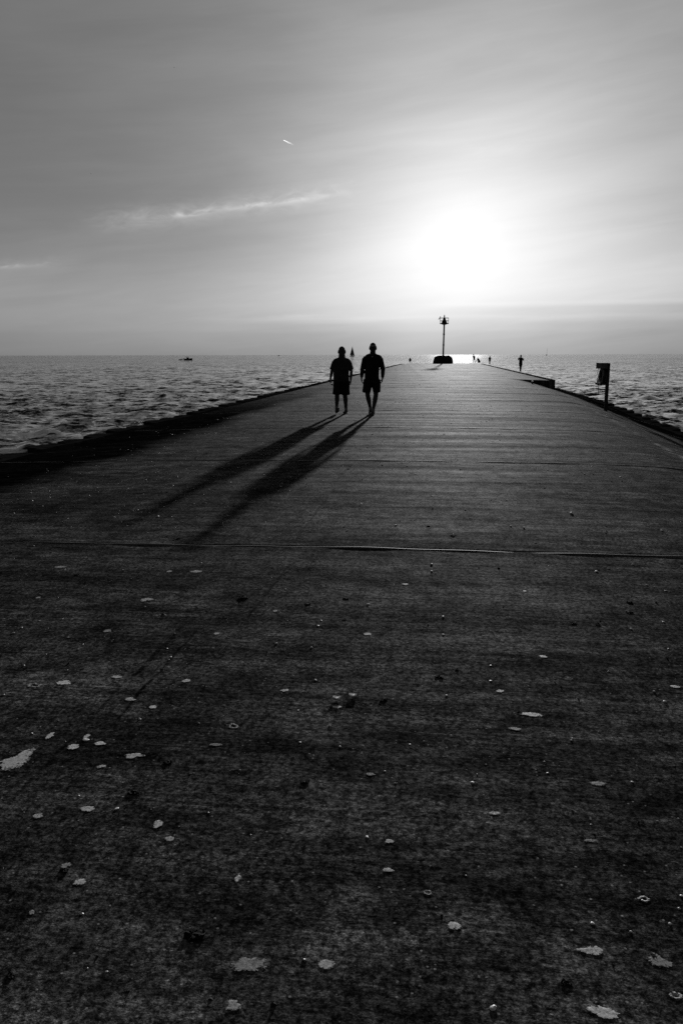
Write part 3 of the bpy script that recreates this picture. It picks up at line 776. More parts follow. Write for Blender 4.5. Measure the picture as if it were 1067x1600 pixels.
chd = head_chains((-0.12, -0.06, 0.74)) + [
    [(-0.08, 0.0, 0.60, 0.055), (-0.10, -0.03, 0.68, 0.055)],
    [(0.12, 0.06, 0.26, 0.15, 0.13), (0.06, 0.06, 0.42, 0.15, 0.13), (-0.04, 0.02, 0.56, 0.15, 0.11), (-0.08, 0.0, 0.62, 0.09, 0.08)],
    [(-0.18, -0.02, 0.55, 0.045), (-0.30, -0.16, 0.40, 0.038), (-0.34, -0.28, 0.28, 0.03)], [(0.10, -0.02, 0.55, 0.045), (-0.02, -0.24, 0.40, 0.038), (-0.16, -0.34, 0.30, 0.03)],
    [(0.06, 0.02, 0.26, 0.09), (-0.06, -0.22, 0.42, 0.06), (0.0, -0.08, 0.08, 0.042), (-0.04, -0.20, 0.045, 0.042)],
    [(0.20, 0.02, 0.26, 0.09), (0.16, -0.24, 0.42, 0.06), (0.20, -0.06, 0.08, 0.042), (0.18, -0.20, 0.045, 0.042)]]
chd += hand_simple((-0.34, -0.28, 0.28), (-0.4, -0.4, -0.6)) + hand_simple((-0.16, -0.34, 0.30), (-0.4, -0.3, -0.6))
crouch = small_person(pd, 'person crouching low at the far end of the pier beside a standing companion', chd,
    [('jacket', [[(0.12, 0.06, 0.24, 0.175, 0.155), (0.06, 0.06, 0.42, 0.175, 0.15), (-0.04, 0.02, 0.57, 0.165, 0.12), (-0.08, 0.0, 0.63, 0.09, 0.085)], [(-0.18, -0.02, 0.55, 0.06), (-0.30, -0.16, 0.40, 0.05)], [(0.10, -0.02, 0.55, 0.06), (-0.02, -0.24, 0.40, 0.05)]], M_TOP),
     ('trousers', [[(0.06, 0.02, 0.26, 0.11), (-0.06, -0.22, 0.42, 0.075), (-0.01, -0.10, 0.13, 0.06)], [(0.20, 0.02, 0.26, 0.11), (0.16, -0.24, 0.42, 0.075), (0.20, -0.08, 0.13, 0.06)]], M_SHORTS)],
    head=(-0.12, -0.06, 0.74))

crouch.scale = (1.3, 1.3, 1.25); stoop.scale = (1.1, 1.1, 1.08)

# ------------------------------------------------------------------ light tower at the end of the pier
tw = on_deck(691.8, 567.6)
def px_m(p): return F_PX / ((p - CAM).dot(ROT @ Vector((0, 0, -1))))
K = px_m(tw)                                    # photo pixels per metre out there
def build_tower():
    root = empty('navigation_light_tower', tw)
    tag(root, 'tall pole with railed platform and triangular daymark on a dark stepped block', 'light tower')
    base_h = 11.6 / K; half = 15.6 / K
    bm = bmesh.new(); g = np.random.default_rng(4)
    n = 40
    rings = []
    for zz, rr, jit in ((-0.05, half * 1.0, 0.01), (base_h * 0.30, half * 0.97, 0.015), (base_h * 0.75, half * 0.88, 0.02), (base_h * 0.80, half * 0.86, 0.02), (base_h * 0.97, half * 0.60, 0.05), (base_h * 1.0, half * 0.45, 0.04)):
        rings.append([bm.verts.new((rr * (1 + g.normal(0, jit)) * math.cos(2 * math.pi * j / n), 0.8 * rr * (1 + g.normal(0, jit)) * math.sin(2 * math.pi * j / n), zz + g.normal(0, jit * 0.9))) for j in range(n)])
    for a, b in zip(rings[:-1], rings[1:]):
        for j in range(n): bm.faces.new((a[j], a[(j + 1) % n], b[(j + 1) % n], b[j]))
    bm.faces.new(rings[0][::-1]); bm.faces.new(rings[-1])
    for ax, sx, zz, hh in ((-0.62, 0.75, 0.86, 0.26), (0.50, 0.85, 0.85, 0.24), (-0.12, 0.6, 0.93, 0.20), (1.05, 0.55, 0.74, 0.22), (-1.08, 0.5, 0.74, 0.2)):
        add_box(bm, Vector((ax, -0.25 + 0.12 * math.sin(ax * 9), base_h * zz)), (sx, 0.9, hh), Matrix.Rotation(ax * 0.12, 3, 'Y') @ Matrix.Rotation(ax, 3, 'Z'), 0.03)
    base = link('base', mesh_bm(bm), M_BASE, root)
    z0, z1 = base_h * 0.9, 60.2 / K
    bm = bmesh.new(); lx = 0.07
    add_tube(bm, [(0, 0, z0), (lx * 0.5, 0, (z0 + z1) / 2), (lx, 0, z1)], [0.150, 0.140, 0.135], 20)
    for t in (0.0, 0.33, 0.66): 
        zc = z0 + (z1 - z0) * t + 0.12
        add_tube(bm, [(lx * t, 0, zc - 0.05), (lx * t, 0, zc + 0.05)], [0.175, 0.175], 20)
    link('pole', mesh_bm(bm, True), M_IRON, root)
    # platform with brackets
    pw, ph = 0.76, z1
    bm = bmesh.new()
    add_box(bm, Vector((lx, 0, ph + 0.02)), (pw * 2, pw * 2, 0.12), None, 0.01)
    add_tube(bm, [(lx, 0, ph - 0.22), (lx, 0, ph - 0.04)], [0.16, 0.62], 16, caps=False)
    link('platform', mesh_bm(bm), M_IRON, root)
    rail = bmesh.new(); rh = 0.98
    for sx in (-1, 0, 1):
        for sy in (-1, 0, 1):
            if sx == 0 and sy == 0: continue
            add_tube(rail, [(lx + sx * (pw - 0.04), sy * (pw - 0.04), ph), (lx + sx * (pw - 0.04), sy * (pw - 0.04), ph + rh)], [0.034, 0.034], 8)
    for hh in (0.5, 1.0):
        for s in (-1, 1):
            add_tube(rail, [(lx - pw + 0.04, s * (pw - 0.04), ph + rh * hh), (lx + pw - 0.04, s * (pw - 0.04), ph + rh * hh)], [0.030, 0.030], 8)
            add_tube(rail, [(lx + s * (pw - 0.04), -pw + 0.04, ph + rh * hh), (lx + s * (pw - 0.04), pw - 0.04, ph + rh * hh)], [0.030, 0.030], 8)
    link('railing', mesh_bm(rail, True), M_IRON, root)
    # triangular daymark boards on both sides of the mast
    for yy in (-0.62, 0.55):
        bm = bmesh.new()
        f = [bm.verts.new((lx + x, yy + d, ph + z)) for d in (0, 0.04) for x, z in ((-0.52, 0.06), (0.52, 0.06), (0.05, 1.22), (-0.05, 1.22))]
        for q in ((0, 1, 2, 3), (7, 6, 5, 4), (0, 4, 5, 1), (1, 5, 6, 2), (2, 6, 7, 3), (3, 7, 4, 0)): bm.faces.new([f[i] for i in q])
        bmesh.ops.recalc_face_normals(bm, faces=bm.faces)
        link('daymark', mesh_bm(bm), M_BASE, root)
    bm = bmesh.new()
    add_tube(bm, [(lx, 0, ph), (lx, 0, ph + 1.15)], [0.05, 0.05], 10)
    add_tube(bm, [(lx, 0, ph + 1.15), (lx, 0, ph + 1.26)], [0.11, 0.10], 12)
    add_tube(bm, [(lx, 0, ph + 1.28), (lx, 0, ph + 1.42), (lx, 0, ph + 1.46)], [0.085, 0.085, 0.05], 12)
    add_tube(bm, [(lx, 0, ph + 1.48), (lx, 0, ph + 1.66)], [0.018, 0.010], 6)
    link('lantern', mesh_bm(bm, True), M_IRON, root)
    bm = bmesh.new()
    add_box(bm, Vector((lx - pw - 0.08, -0.1, ph + 0.98)), (0.10, 0.75, 0.62), Matrix.Rotation(R(32), 3, 'Y'), 0.008)
    add_tube(bm, [(lx - pw + 0.04, 0, ph + 0.75), (lx - pw - 0.1, 0, ph + 0.95)], [0.03, 0.03], 8)
    link('solar_panel', mesh_bm(bm), M_IRON, root)
build_tower()

# ------------------------------------------------------------------ life ring post on the right edge
ps = on_deck(943.0, 641.5)
S = px_m(ps)
def build_station():
    H = 73.0 / S
    rz = R(4)
    root = empty('life_ring_stand', ps, rz)
    tag(root, 'dark post carrying a hooded board for the life ring at the right edge', 'life ring stand')
    bm = bmesh.new()
    add_box(bm, Vector((0.052, 0.0, H * 0.5 - 0.05)), (0.10, 0.10, H + 0.08), None, 0.006)
    link('post', mesh_bm(bm), M_BOARD, root)
    zt, zb = H + 0.005, H - 0.71
    bm = bmesh.new(); add_box(bm, Vector((-0.02, 0.0, (zt + zb) / 2)), (0.045, 0.64, zt - zb), None, 0.004)
    link('back_board', mesh_bm(bm), M_BOARD, root)
    bm = bmesh.new()
    add_box(bm, Vector((-0.155, 0.0, zt - 0.01)), (0.22, 0.66, 0.025), None, 0.003)
    link('roof', mesh_bm(bm), M_BOARD, root)
    for sy in (-0.305, 0.305):
        bm = bmesh.new(); add_box(bm, Vector((-0.155, sy, zt - 0.105)), (0.215, 0.022, 0.162), None, 0.003)
        link('hood_side', mesh_bm(bm), M_HOOD, root)
    bm = bmesh.new(); add_box(bm, Vector((-0.255, 0.0, zt - 0.105)), (0.02, 0.586, 0.162), None, 0.003)
    link('hood_front', mesh_bm(bm), M_BOARD, root)
    bm = bmesh.new()
    add_box(bm, Vector((-0.155, 0.0, zb + 0.035)), (0.22, 0.62, 0.065), None, 0.004)
    link('shelf', mesh_bm(bm), M_BOARD, root)
    ring = empty('life_ring', ps + Matrix.Rotation(rz, 3, 'Z') @ Vector((-0.125, 0, H - 0.42)), rz)
    tag(ring, 'dark life ring with pale grab line hanging on the hooded board', 'life ring')
    bm = bmesh.new(); Rm, rt = 0.22, 0.062; nu, nv = 40, 14
    vs = [[bm.verts.new((rt * math.sin(2 * math.pi * b / nv), (Rm + rt * math.cos(2 * math.pi * b / nv)) * math.cos(2 * math.pi * a / nu), (Rm + rt * math.cos(2 * math.pi * b / nv)) * math.sin(2 * math.pi * a / nu))) for b in range(nv)] for a in range(nu)]
    for a in range(nu):
        for b in range(nv): bm.faces.new((vs[a][b], vs[(a + 1) % nu][b], vs[(a + 1) % nu][(b + 1) % nv], vs[a][(b + 1) % nv]))
    bmesh.ops.recalc_face_normals(bm, faces=bm.faces)
    link('float_ring', mesh_bm(bm, True), M_RING, ring)
    bm = bmesh.new()
    pts = []
    for a in range(41):
        t = 2 * math.pi * a / 40; q = Rm + rt + 0.006 + 0.05 * abs(math.sin(2 * t))
        pts.append((-0.06 - 0.02 * math.sin(t * 4), q * math.cos(t), q * math.sin(t)))
    add_tube(bm, pts, [0.009] * len(pts), 6)
    pts = [(-0.12 - 0.05 * math.sin(k * 0.3), -0.05 + 0.16 * math.cos(k * 0.55), -0.06 - 0.20 * abs(math.sin(k * 0.42))) for k in range(16)]
    add_tube(bm, pts, [0.010] * len(pts), 6)
    link('grab_line', mesh_bm(bm, True), M_ROPE, ring)
    bm = bmesh.new()
    add_tube(bm, [(-0.13, -0.12, -0.30), (-0.135, -0.13, -0.42), (-0.12, -0.12, -0.53), (-0.125, -0.12, -0.60)], [0.009] * 4, 6)
    link('loose_cord', mesh_bm(bm, True), M_BOARD, ring)
    # wire hoop by the foot of the post
    bm = bmesh.new(); Rh = 0.125
    pts = [(0.16 + 0.125 * math.cos(t), 0.02 * math.sin(2 * t), 0.085 + 0.125 * math.sin(t)) for t in [R(-60 + 15 * k) for k in range(18)]]
    add_tube(bm, pts, [0.011] * len(pts), 6)
    hoop = link('wire_hoop', mesh_bm(bm, True), M_IRON, None, ps + Vector((0.02, 0.1, 0.02)))
    tag(hoop, 'thin wire hoop standing by the foot of the life ring post', 'hoop')
build_station()

# ------------------------------------------------------------------ boats and buoy
def boat_hull(L, B, D, bow=0.35, sheer=0.12):
    bm = bmesh.new(); rows = []
    n = 14
    for i in range(n + 1):
        t = i / n
        w = B / 2 * (1 - max(0, (t - (1 - bow)) / bow) ** 2) * (0.9 + 0.1 * min(1, t * 4)) + 0.01
        zt = D * (1 + sheer * (t - 0.3) ** 2 * 3)
        x = (t - 0.5) * L
        rows.append([bm.verts.new((x, y, z)) for y, z in ((-w, zt), (-w * 0.85, D * 0.35), (-w * 0.3, -0.25), (w * 0.3, -0.25), (w * 0.85, D * 0.35), (w, zt))])
    for a, b in zip(rows[:-1], rows[1:]):
        for q in range(5): bm.faces.new((a[q], b[q], b[q + 1], a[q + 1]))
        bm.faces.new((a[5], b[5], b[0], a[0]))
    bm.faces.new(rows[0]); bm.faces.new(rows[-1][::-1])
    bmesh.ops.recalc_face_normals(bm, faces=bm.faces)
    return mesh_bm(bm)

def water_at(px, dist):
    d = ray(px, 560); d = Vector((d.x, d.y, 0)).normalized()
    return Vector((d.x * dist, d.y * dist, WATER_Z))

def sail_tri(p0, p1, p2, belly):
    bm = bmesh.new(); p0, p1, p2 = map(Vector, (p0, p1, p2)); n = 8; rows = []
    for i in range(n + 1):
        a = p0.lerp(p2, i / n); b = p1.lerp(p2, i / n); rows.append([])
        for j in range(n + 1):
            t = j / n; q = a.lerp(b, t); q.y += belly * math.sin(math.pi * t) * (1 - i / n); rows[-1].append(bm.verts.new(q))
    for a, b in zip(rows[:-1], rows[1:]):
        for j in range(n): bm.faces.new((a[j], a[j + 1], b[j + 1], b[j]))
    bmesh.ops.remove_doubles(bm, verts=bm.verts, dist=1e-4)
    r = bmesh.ops.solidify(bm, geom=list(bm.faces), thickness=0.04)
    bmesh.ops.recalc_face_normals(bm, faces=bm.faces)
    return mesh_bm(bm, True)

def sailboat(px, dist, ht, label, sails, L=9.5, heading=0.0):
    root = empty('sailboat', water_at(px, dist), heading); tag(root, label, 'sailboat', 'sailing boats on the horizon')
    link('hull', boat_hull(L, 3.0, 1.3), M_HULL, root)
    bm = bmesh.new(); add_tube(bm, [(0.4, 0, 1.0), (0.4, 0, ht)], [0.16 if sails else 0.30, 0.10 if sails else 0.22], 8)
    if not sails:
        add_tube(bm, [(0.4, 0, 2.3), (-3.6, 0, 2.2)], [0.22, 0.22], 8)
    link('mast', mesh_bm(bm, True), M_IRON, root)
    bm = bmesh.new(); add_box(bm, Vector((-0.9, 0, 1.55)), (3.0, 1.7, 0.7), None, 0.2); link('cabin', mesh_bm(bm), M_HULL, root)
    if sails:
        link('main_sail', sail_tri((0.25, 0, 2.0), (-4.2, 0.3, 2.1), (0.35, 0, ht - 0.4), 0.5), M_SAIL, root)
        link('jib_sail', sail_tri((L * 0.47, 0, 1.6), (0.5, 0.5, 1.9), (0.5, 0, ht * 0.88), 0.4), M_SAIL, root)
    return root
D1 = 1450.0
sailboat(550.3, D1, 18.6, 'sailboat under tall dark sails on the horizon between the two walkers', True, 8.6, R(8))
sailboat(853.5, 2400.0, 19.0, 'tiny distant sailboat with bare mast on the horizon at right', False, 8.0, R(60))

def motorboat(px, dist, label, heading, L, with_wake):
    root = empty('motorboat', water_at(px, dist), heading); tag(root, label, 'motorboat', 'motor boats on the lake')
    link('hull', boat_hull(L, L * 0.34, 0.85, 0.5, 0.3), M_HULL, root)
    bm = bmesh.new(); s = L / 6.0
    bot = [(-1.3, -0.75), (0.9, -0.75), (0.9, 0.75), (-1.3, 0.75)]; top = [(-1.1, -0.62), (0.35, -0.62), (0.35, 0.62), (-1.1, 0.62)]
    v0 = [bm.verts.new((x * s, y * s, 0.8)) for x, y in bot]; v1 = [bm.verts.new((x * s, y * s, 1.75 * s + 0.2)) for x, y in top]
    for k in range(4): bm.faces.new((v0[k], v0[(k + 1) % 4], v1[(k + 1) % 4], v1[k]))
    bm.faces.new(v1); bm.faces.new(v0[::-1])
    link('cabin', mesh_bm(bm), M_HULL, root)
    bm = bmesh.new()
    add_box(bm, Vector((-0.5 * s, 0, 2.35 * s + 0.15)), (2.2 * s, 1.5 * s, 0.10), None, 0.03)
    for x in (-1.3, 0.3):
        for y in (-0.6, 0.6): add_tube(bm, [(x * s, y * s, 1.5), (x * s, y * s, 2.35 * s + 0.15)], [0.05, 0.05], 6)
    link('canopy', mesh_bm(bm), M_HULL, root)
    bm = bmesh.new(); add_box(bm, Vector((-L * 0.5 - 0.15, 0, 0.7)), (0.45, 0.5, 0.9), None, 0.1)
    link('outboard_motor', mesh_bm(bm), M_HULL, root)
    return root
mb = motorboat(294.5, 470.0, 'small dark motorboat with a canopy crossing the lake far to the left', R(10), 4.6, True)
def wake_mesh():
    bm = bmesh.new(); g = np.random.default_rng(2)
    for k in range(26):
        r = bmesh.ops.create_icosphere(bm, subdivisions=1, radius=1.0)
        t = g.uniform(0, 1)
        bmesh.ops.transform(bm, matrix=Matrix.Translation((-3.0 - 2.2 * t, g.normal(0, 0.35), 0.15 + 0.75 * g.uniform(0, 1) * (1 - t * 0.6))) @ Matrix.Diagonal((g.uniform(0.2, 0.5), g.uniform(0.2, 0.5), g.uniform(0.12, 0.3), 1)), verts=r['verts'])
    return mesh_bm(bm, True)
wk = link('wake_foam', wake_mesh(), M_FOAM, None, mb.location); wk.rotation_euler = mb.rotation_euler
tag(wk, kind='stuff')
motorboat(435.8, 2300.0, 'speck of a motorboat on the horizon left of the walkers', R(-20), 7.0, False)

def buoy(px, py):
    p = on_water(px, py)
    root = empty('buoy', p); tag(root, 'round dark buoy on the bright water left of the light tower', 'buoy')
    k = px_m(p); r = 1.9 / k
    bm = bmesh.new(); add_tube(bm, [(0, 0, 0.1 * r), (0, 0, 0.7 * r), (0, 0, 1.4 * r), (0, 0, 2.0 * r)], [0.85 * r, 1.0 * r, 0.95 * r, 0.6 * r], 20)
    link('float_body', mesh_bm(bm, True), M_HULL, root)
    bm = bmesh.new(); add_tube(bm, [(0, 0, 2.2 * r), (0, 0, 2.6 * r)], [0.2 * r, 0.12 * r], 10)
    link('lifting_eye', mesh_bm(bm, True), M_HULL, root)
buoy(640.5, 564.2)

# short stub with a pale cap beside the sunken wedge
pm = on_deck(831.0, 600.0)
root = empty('marker_stub', pm); tag(root, 'short dark stub with a pale cap beside the sunken wedge of deck', 'marker')
bm = bmesh.new(); add_tube(bm, [(0, 0, -0.02), (0, 0, 0.12)], [0.045, 0.042], 12); link('stem', mesh_bm(bm, True), M_IRON, root)
bm = bmesh.new(); add_tube(bm, [(0, 0, 0.16), (0, 0, 0.205)], [0.052, 0.045], 12); link('cap', mesh_bm(bm, True), M_FOAM, root)

# ------------------------------------------------------------------ sky: birds and a short vapour trail
def bird(px, py, dist, label, span, bank):
    root = empty('bird', CAM + ray(px, py) * dist, bank); tag(root, label, 'bird', 'birds high over the lake')
    bm = bmesh.new(); add_tube(bm, [(0, -0.22, 0), (0, -0.05, 0.02), (0, 0.12, 0.01), (0, 0.26, 0)], [0.04, 0.085, 0.07, 0.02], 10)
    link('body', mesh_bm(bm, True), M_BIRD, root)
    for s in (-1, 1):
        bm = bmesh.new(); rows = []
        for t, z, c, y in ((0.0, 0.03, 0.20, 0.0), (0.35, 0.13, 0.20, -0.03), (0.7, 0.12, 0.15, 0.02), (1.0, 0.05, 0.04, 0.12)):
            rows.append([bm.verts.new((s * t * span / 2, y - c / 2, z)), bm.verts.new((s * t * span / 2, y, z + 0.02)), bm.verts.new((s * t * span / 2, y + c / 2, z)), bm.verts.new((s * t * span / 2, y, z - 0.012))])
        for a, b in zip(rows[:-1], rows[1:]):
            for q in range(4): bm.faces.new((a[q], b[q], b[(q + 1) % 4], a[(q + 1) % 4]))
        bm.faces.new(rows[0]); bm.faces.new(rows[-1][::-1]); bmesh.ops.recalc_face_normals(bm, faces=bm.faces)
        link('wing', mesh_bm(bm), M_BIRD, root)
bird(272.5, 105.5, 420.0, 'higher bird, a dark speck in the upper left sky', 0.85, 0.4)
bird(142.5, 271.5, 520.0, 'lower bird, a dark speck left of the bright cirrus streak', 0.8, -0.5)

def trail():
    m = bpy.data.materials.new('vapour'); m.use_nodes = True
    N = NT(m.node_tree); N.n.clear()
    tr = N.new('ShaderNodeBsdfTranslucent'); tr.inputs[0].default_value = (0.9, 0.9, 0.9, 1)
    df = N.new('ShaderNodeBsdfDiffuse'); df.inputs[0].default_value = (0.9, 0.9, 0.9, 1)
    tp = N.new('ShaderNodeBsdfTransparent')
    a = N.new('ShaderNodeAddShader'); N.l.new(tr.outputs[0], a.inputs[0]); N.l.new(df.outputs[0], a.inputs[1])
    x, y, z = N.sep(N.new('ShaderNodeTexCoord').outputs['Object'])
    mx = N.new('ShaderNodeMixShader')
    N.l.new(N.ramp(x, 0.0, 120.0, 0.55, 0.0), mx.inputs[0]); N.l.new(tp.outputs[0], mx.inputs[1]); N.l.new(a.outputs[0], mx.inputs[2])
    o = N.new('ShaderNodeOutputMaterial'); N.l.new(mx.outputs[0], o.inputs[0])
    D = 9000.0
    p0 = CAM + ray(443.5, 219.2) * D; p1 = CAM + ray(461.5, 227.8) * D
    bm = bmesh.new()
    n = 12; L = (p1 - p0).length
    add_tube(bm, [(L * k / n, 0, 0.8 * math.sin(k)) for k in range(n + 1)], [4.0 + 5.0 * (k / n) for k in range(n + 1)], 12)
    ob = link('vapour_trail', mesh_bm(bm, True), m, None, p0)
    ob.rotation_mode = 'QUATERNION'; ob.rotation_quaternion = (p1 - p0).to_track_quat('X', 'Z')
    tag(ob, 'short white vapour trail of a high aircraft in the upper sky', 'vapour trail')
trail()

# ------------------------------------------------------------------ marks and litter on the deck
def blob_mesh(w, d, seed, h=0.004, lobes=0.25, holes=(), tail=0.0):
    """thin uneven patch of dried dropping, w across and d along the pier, domed a few millimetres"""
    g = np.random.default_rng(seed); n = 72
    ph = g.uniform(0, 6.28, 6); am = g.uniform(0.3, 1.0, 6) * lobes
    def rad(t): return 1 + sum(am[k] / (k + 1.4) * math.sin((k + 2) * t + ph[k]) for k in range(6)) + g.normal(0, 0.03 + lobes * 0.13)
    rr = [rad(2 * math.pi * j / n) for j in range(n)]
    bm = bmesh.new(); rings = []
    inner = 0.0
    steps = (1.0, 0.93, 0.7, 0.4, 0.16) if not holes else (1.0, 0.92, 0.75, 0.62, 0.55)
    for q, s in enumerate(steps):
        z = (0.0, 0.7 * h, h, h * 0.9, h * 0.8)[q] if not holes else (0.0, h, h * 1.5, h * 1.0, 0.0)[q]
        rings.append([])
        for j in range(n):
            t = 2 * math.pi * j / n
            x = w / 2 * rr[j] * s * math.cos(t); y = d / 2 * rr[j] * s * math.sin(t)
            if tail and math.cos(t) * tail > 0.7: x += tail * 0.35 * w * s * (abs(math.cos(t)) - 0.7) / 0.3
            rings[-1].append(bm.verts.new((x, y, z + 0.00006 * (g.normal() if q else 0))))
    for a, b in zip(rings[:-1], rings[1:]):
        for j in range(n): bm.faces.new((a[j], a[(j + 1) % n], b[(j + 1) % n], b[j]))
    if not holes: bm.faces.new(rings[-1])
    bmesh.ops.recalc_face_normals(bm, faces=bm.faces)
    return mesh_bm(bm)

def lay(o, px, py, lift=0.0012):
    p = on_deck(px, py); e = 0.05
    nx = -(deck_z(p.x + e, p.y) - deck_z(p.x - e, p.y)) / (2 * e); ny = -(deck_z(p.x, p.y + e) - deck_z(p.x, p.y - e)) / (2 * e)
    o.location = p + Vector((0, 0, lift))
    o.rotation_mode = 'QUATERNION'; o.rotation_quaternion = Vector((0, 0, 1)).rotation_difference(Vector((nx, ny, 1)).normalized())

def foot_size(px, py, w, h):
    a, b = on_deck(px - w / 2, py), on_deck(px + w / 2, py)
    c, d = on_deck(px, py + h / 2), on_deck(px, py - h / 2)
    return (b - a).length, (d - c).length

SPLATS = [  # px, py, w, h, bright, lobes, ring, tail, label
 (27, 1189, 44, 24, 1, .42, 0, 0, 'large ragged white splat near the left border of the picture'),
 (390, 1508, 60, 22, .55, .30, 0, 0, 'largest oblong grey splat, lying next to a smaller bright oval one'),
 (510, 1508, 27, 18, 1, .16, 0, 0, 'bright oval splat just right of the largest oblong grey splat'),
 (709, 1447, 20, 13, 1, .12, 0, 0, 'round pale splat alone in the lower middle of the deck'),
 (927, 1486, 34, 12, .9, .35, 0, -1, 'pale fish-shaped splat with a tail pointing left'),
 (942, 1582, 54, 15, .7, .35, 0, 0, 'long grey splat cut close by the bottom border at right'),
 (1055, 1556, 20, 11, .9, .1, 1, 0, 'pale ring-shaped mark with a dark middle at the lower right border'),
 (1026, 1502, 28, 18, .55, .5, 0, 1, 'smeared grey splat with a tail pointing down right'),
 (1005, 1405, 20, 8, .9, .2, 1, 0, 'curled pale ring above the smeared grey splat'),
 (668, 1395, 14, 8, .8, .25, 1, 0, 'small pale ring just above the round pale splat'),
 (604, 1360, 16, 6, .7, .4, 0, 1, 'small pale splat with a dark hollow left of the small ring'),
 (608, 1315, 13, 7, .6, .3, 0, 0, 'faint small oval spot right of the middle'),
 (923, 1314, 18, 6, .45, .4, 0, 0, 'faint grey smudge far right of the faint oval spot'),
 (772, 1271, 18, 5, .8, .2, 0, 0, 'thin pale lens-shaped spot in the right middle of the deck'),
 (247, 1288, 18, 10, 1, .35, 0, 0, 'bright notched splat, upper one of a close pair'),
 (265, 1311, 17, 7, .9, .2, 0, 0, 'pale oval splat with dark flecks, lower one of a close pair'),
 (138, 1264, 22, 9, .7, .3, 0, 0, 'pale leaf-shaped splat slanting up to the right'),
 (62, 1275, 14, 7, .6, .4, 0, -1, 'small pale splat near the left border below the crack'),
 (103, 1353, 14, 8, .5, .3, 0, 0, 'dim grey spot beside a dark clump at left'),
 (125, 1379, 19, 10, .95, .15, 0, 0, 'smooth bright oval splat at lower left'),
 (372, 1373, 12, 9, .6, .45, 0, 0, 'crumbled pale spot in the lower left middle'),
 (50, 1426, 10, 6, .5, .3, 0, 0, 'tiny pale spot at the lower left border'),
 (115, 1167, 21, 8, .8, .15, 0, 0, 'pale oval splat on the line of the crack'),
 (78, 1150, 13, 8, .8, .4, 0, 0, 'small bright splat left of the crack, above the ragged one'),
 (136, 1151, 9, 8, .8, .3, 0, 0, 'small upright pale splat touching the crack'),
 (155, 1162, 17, 5, .8, .3, 0, 1, 'thin pale splat right of the oval on the crack'),
 (207, 1181, 22, 8, .9, .4, 0, 1, 'pale splat with a ragged tail pointing right'),
 (158, 1198, 12, 5, .7, .4, 0, 0, 'small double spot below the thin pale splat'),
 (100, 1067, 26, 6, .75, .2, 0, 0, 'long pale lens-shaped splat at left above the crack'),
 (54, 1071, 22, 7, .5, .4, 1, 0, 'broken grey ring left of the long lens-shaped splat'),
 (183, 1058, 18, 4, .8, .2, 0, 0, 'thin white streak left of the saw-cut strip'),
 (202, 1093, 16, 5, .8, .25, 0, 1, 'pale drop-shaped splat over the saw-cut strip'),
 (240, 1105, 12, 5, .8, .2, 0, 0, 'small pale oval right of the drop-shaped splat'),
 (291, 1064, 14, 5, .9, .2, 0, 0, 'bright slanting splat right of the saw-cut strip'),
 (445, 1079, 14, 4, .6, .3, 0, 0, 'thin dim streak left of the curled white flake'),
 (365, 1135, 18, 7, .45, .3, 1, 0, 'faint oval ring with a dark speck in the left middle'),
 (337, 1164, 18, 5, .45, .3, 0, 0, 'faint flat smudge below the faint oval ring'),
 (578, 1210, 16, 4, .5, .3, 0, 0, 'faint thin spot in the middle of the deck'),
 (833, 1117, 30, 6, 1, .3, 0, -1, 'bright sickle-shaped splat on the right with a pointed end'),
 (804, 1139, 18, 5, .5, .2, 0, 0, 'dim lens-shaped spot below the sickle-shaped splat'),
 (848, 1026, 14, 3.5, .9, .2, 0, 0, 'thin bright dash on the upper right part of the near slab'),
 (781, 1080, 14, 4, .7, .2, 0, 0, 'small pale dash above the sickle-shaped splat'),
 (936, 1225, 18, 7, .5, .5, 0, -1, 'grey smear with a dark lump at the right'),
 (1054, 1073, 14, 4, .8, .2, 0, 0, 'short pale dash at the right border'),
 (526, 1105, 16, 4, .8, .2, 0, 0, 'small pale disc just below the curled white flake'),
 (365, 1572, 26, 16, .35, .5, 0, 0, 'faint crumbling smear near the bottom border, left of the middle'),
 (168, 986, 14, 4, .8, .3, 0, 0, 'thin slanting dash above the saw-cut strip at left'),
 (339, 990, 10, 4, .9, .2, 0, 0, 'small bright oval at the head of the saw-cut strip'),
 (574, 991, 14, 4, .6, .2, 0, 0, 'dim flat dash right of the saw-cut strip head'),
 (229, 937, 16, 6, .7, .5, 0, 0, 'ragged pale splat a step below the bright joint at left'),
 (95, 886, 18, 3, .9, .2, 0, 0, 'white dash close below the bright joint at left'),
 (60, 934, 8, 3, .7, .2, 0, 0, 'short dim dash at left below the bright joint'),
 (265, 893, 8, 3, .7, .2, 0, 0, 'tiny dash below the bright joint, left of the middle'),
 (307, 893, 20, 4, .5, .3, 0, 0, 'pair of merged grey spots below the bright joint'),
 (430, 955, 8, 3, .8, .2, 0, 0, 'tiny pale spot right of the upper crack'),
 (633, 913, 10, 3, .6, .3, 0, 0, 'dim speck right of the middle below the bright joint'),
]
for i, (px, py, w, h, br, lob, ring, tail, lab) in enumerate(SPLATS):
    ww, dd = foot_size(px, py, w, h)
    me = blob_mesh(ww, dd, 100 + i, 0.0005, lob, (1,) if ring else (), tail)
    o = link('dried_splat', me, M_DROP if br >= 0.6 and py > 1000 else M_DROP_DIM)
    lay(o, px, py); tag(o, lab, 'splat', 'dried white splats on the deck')

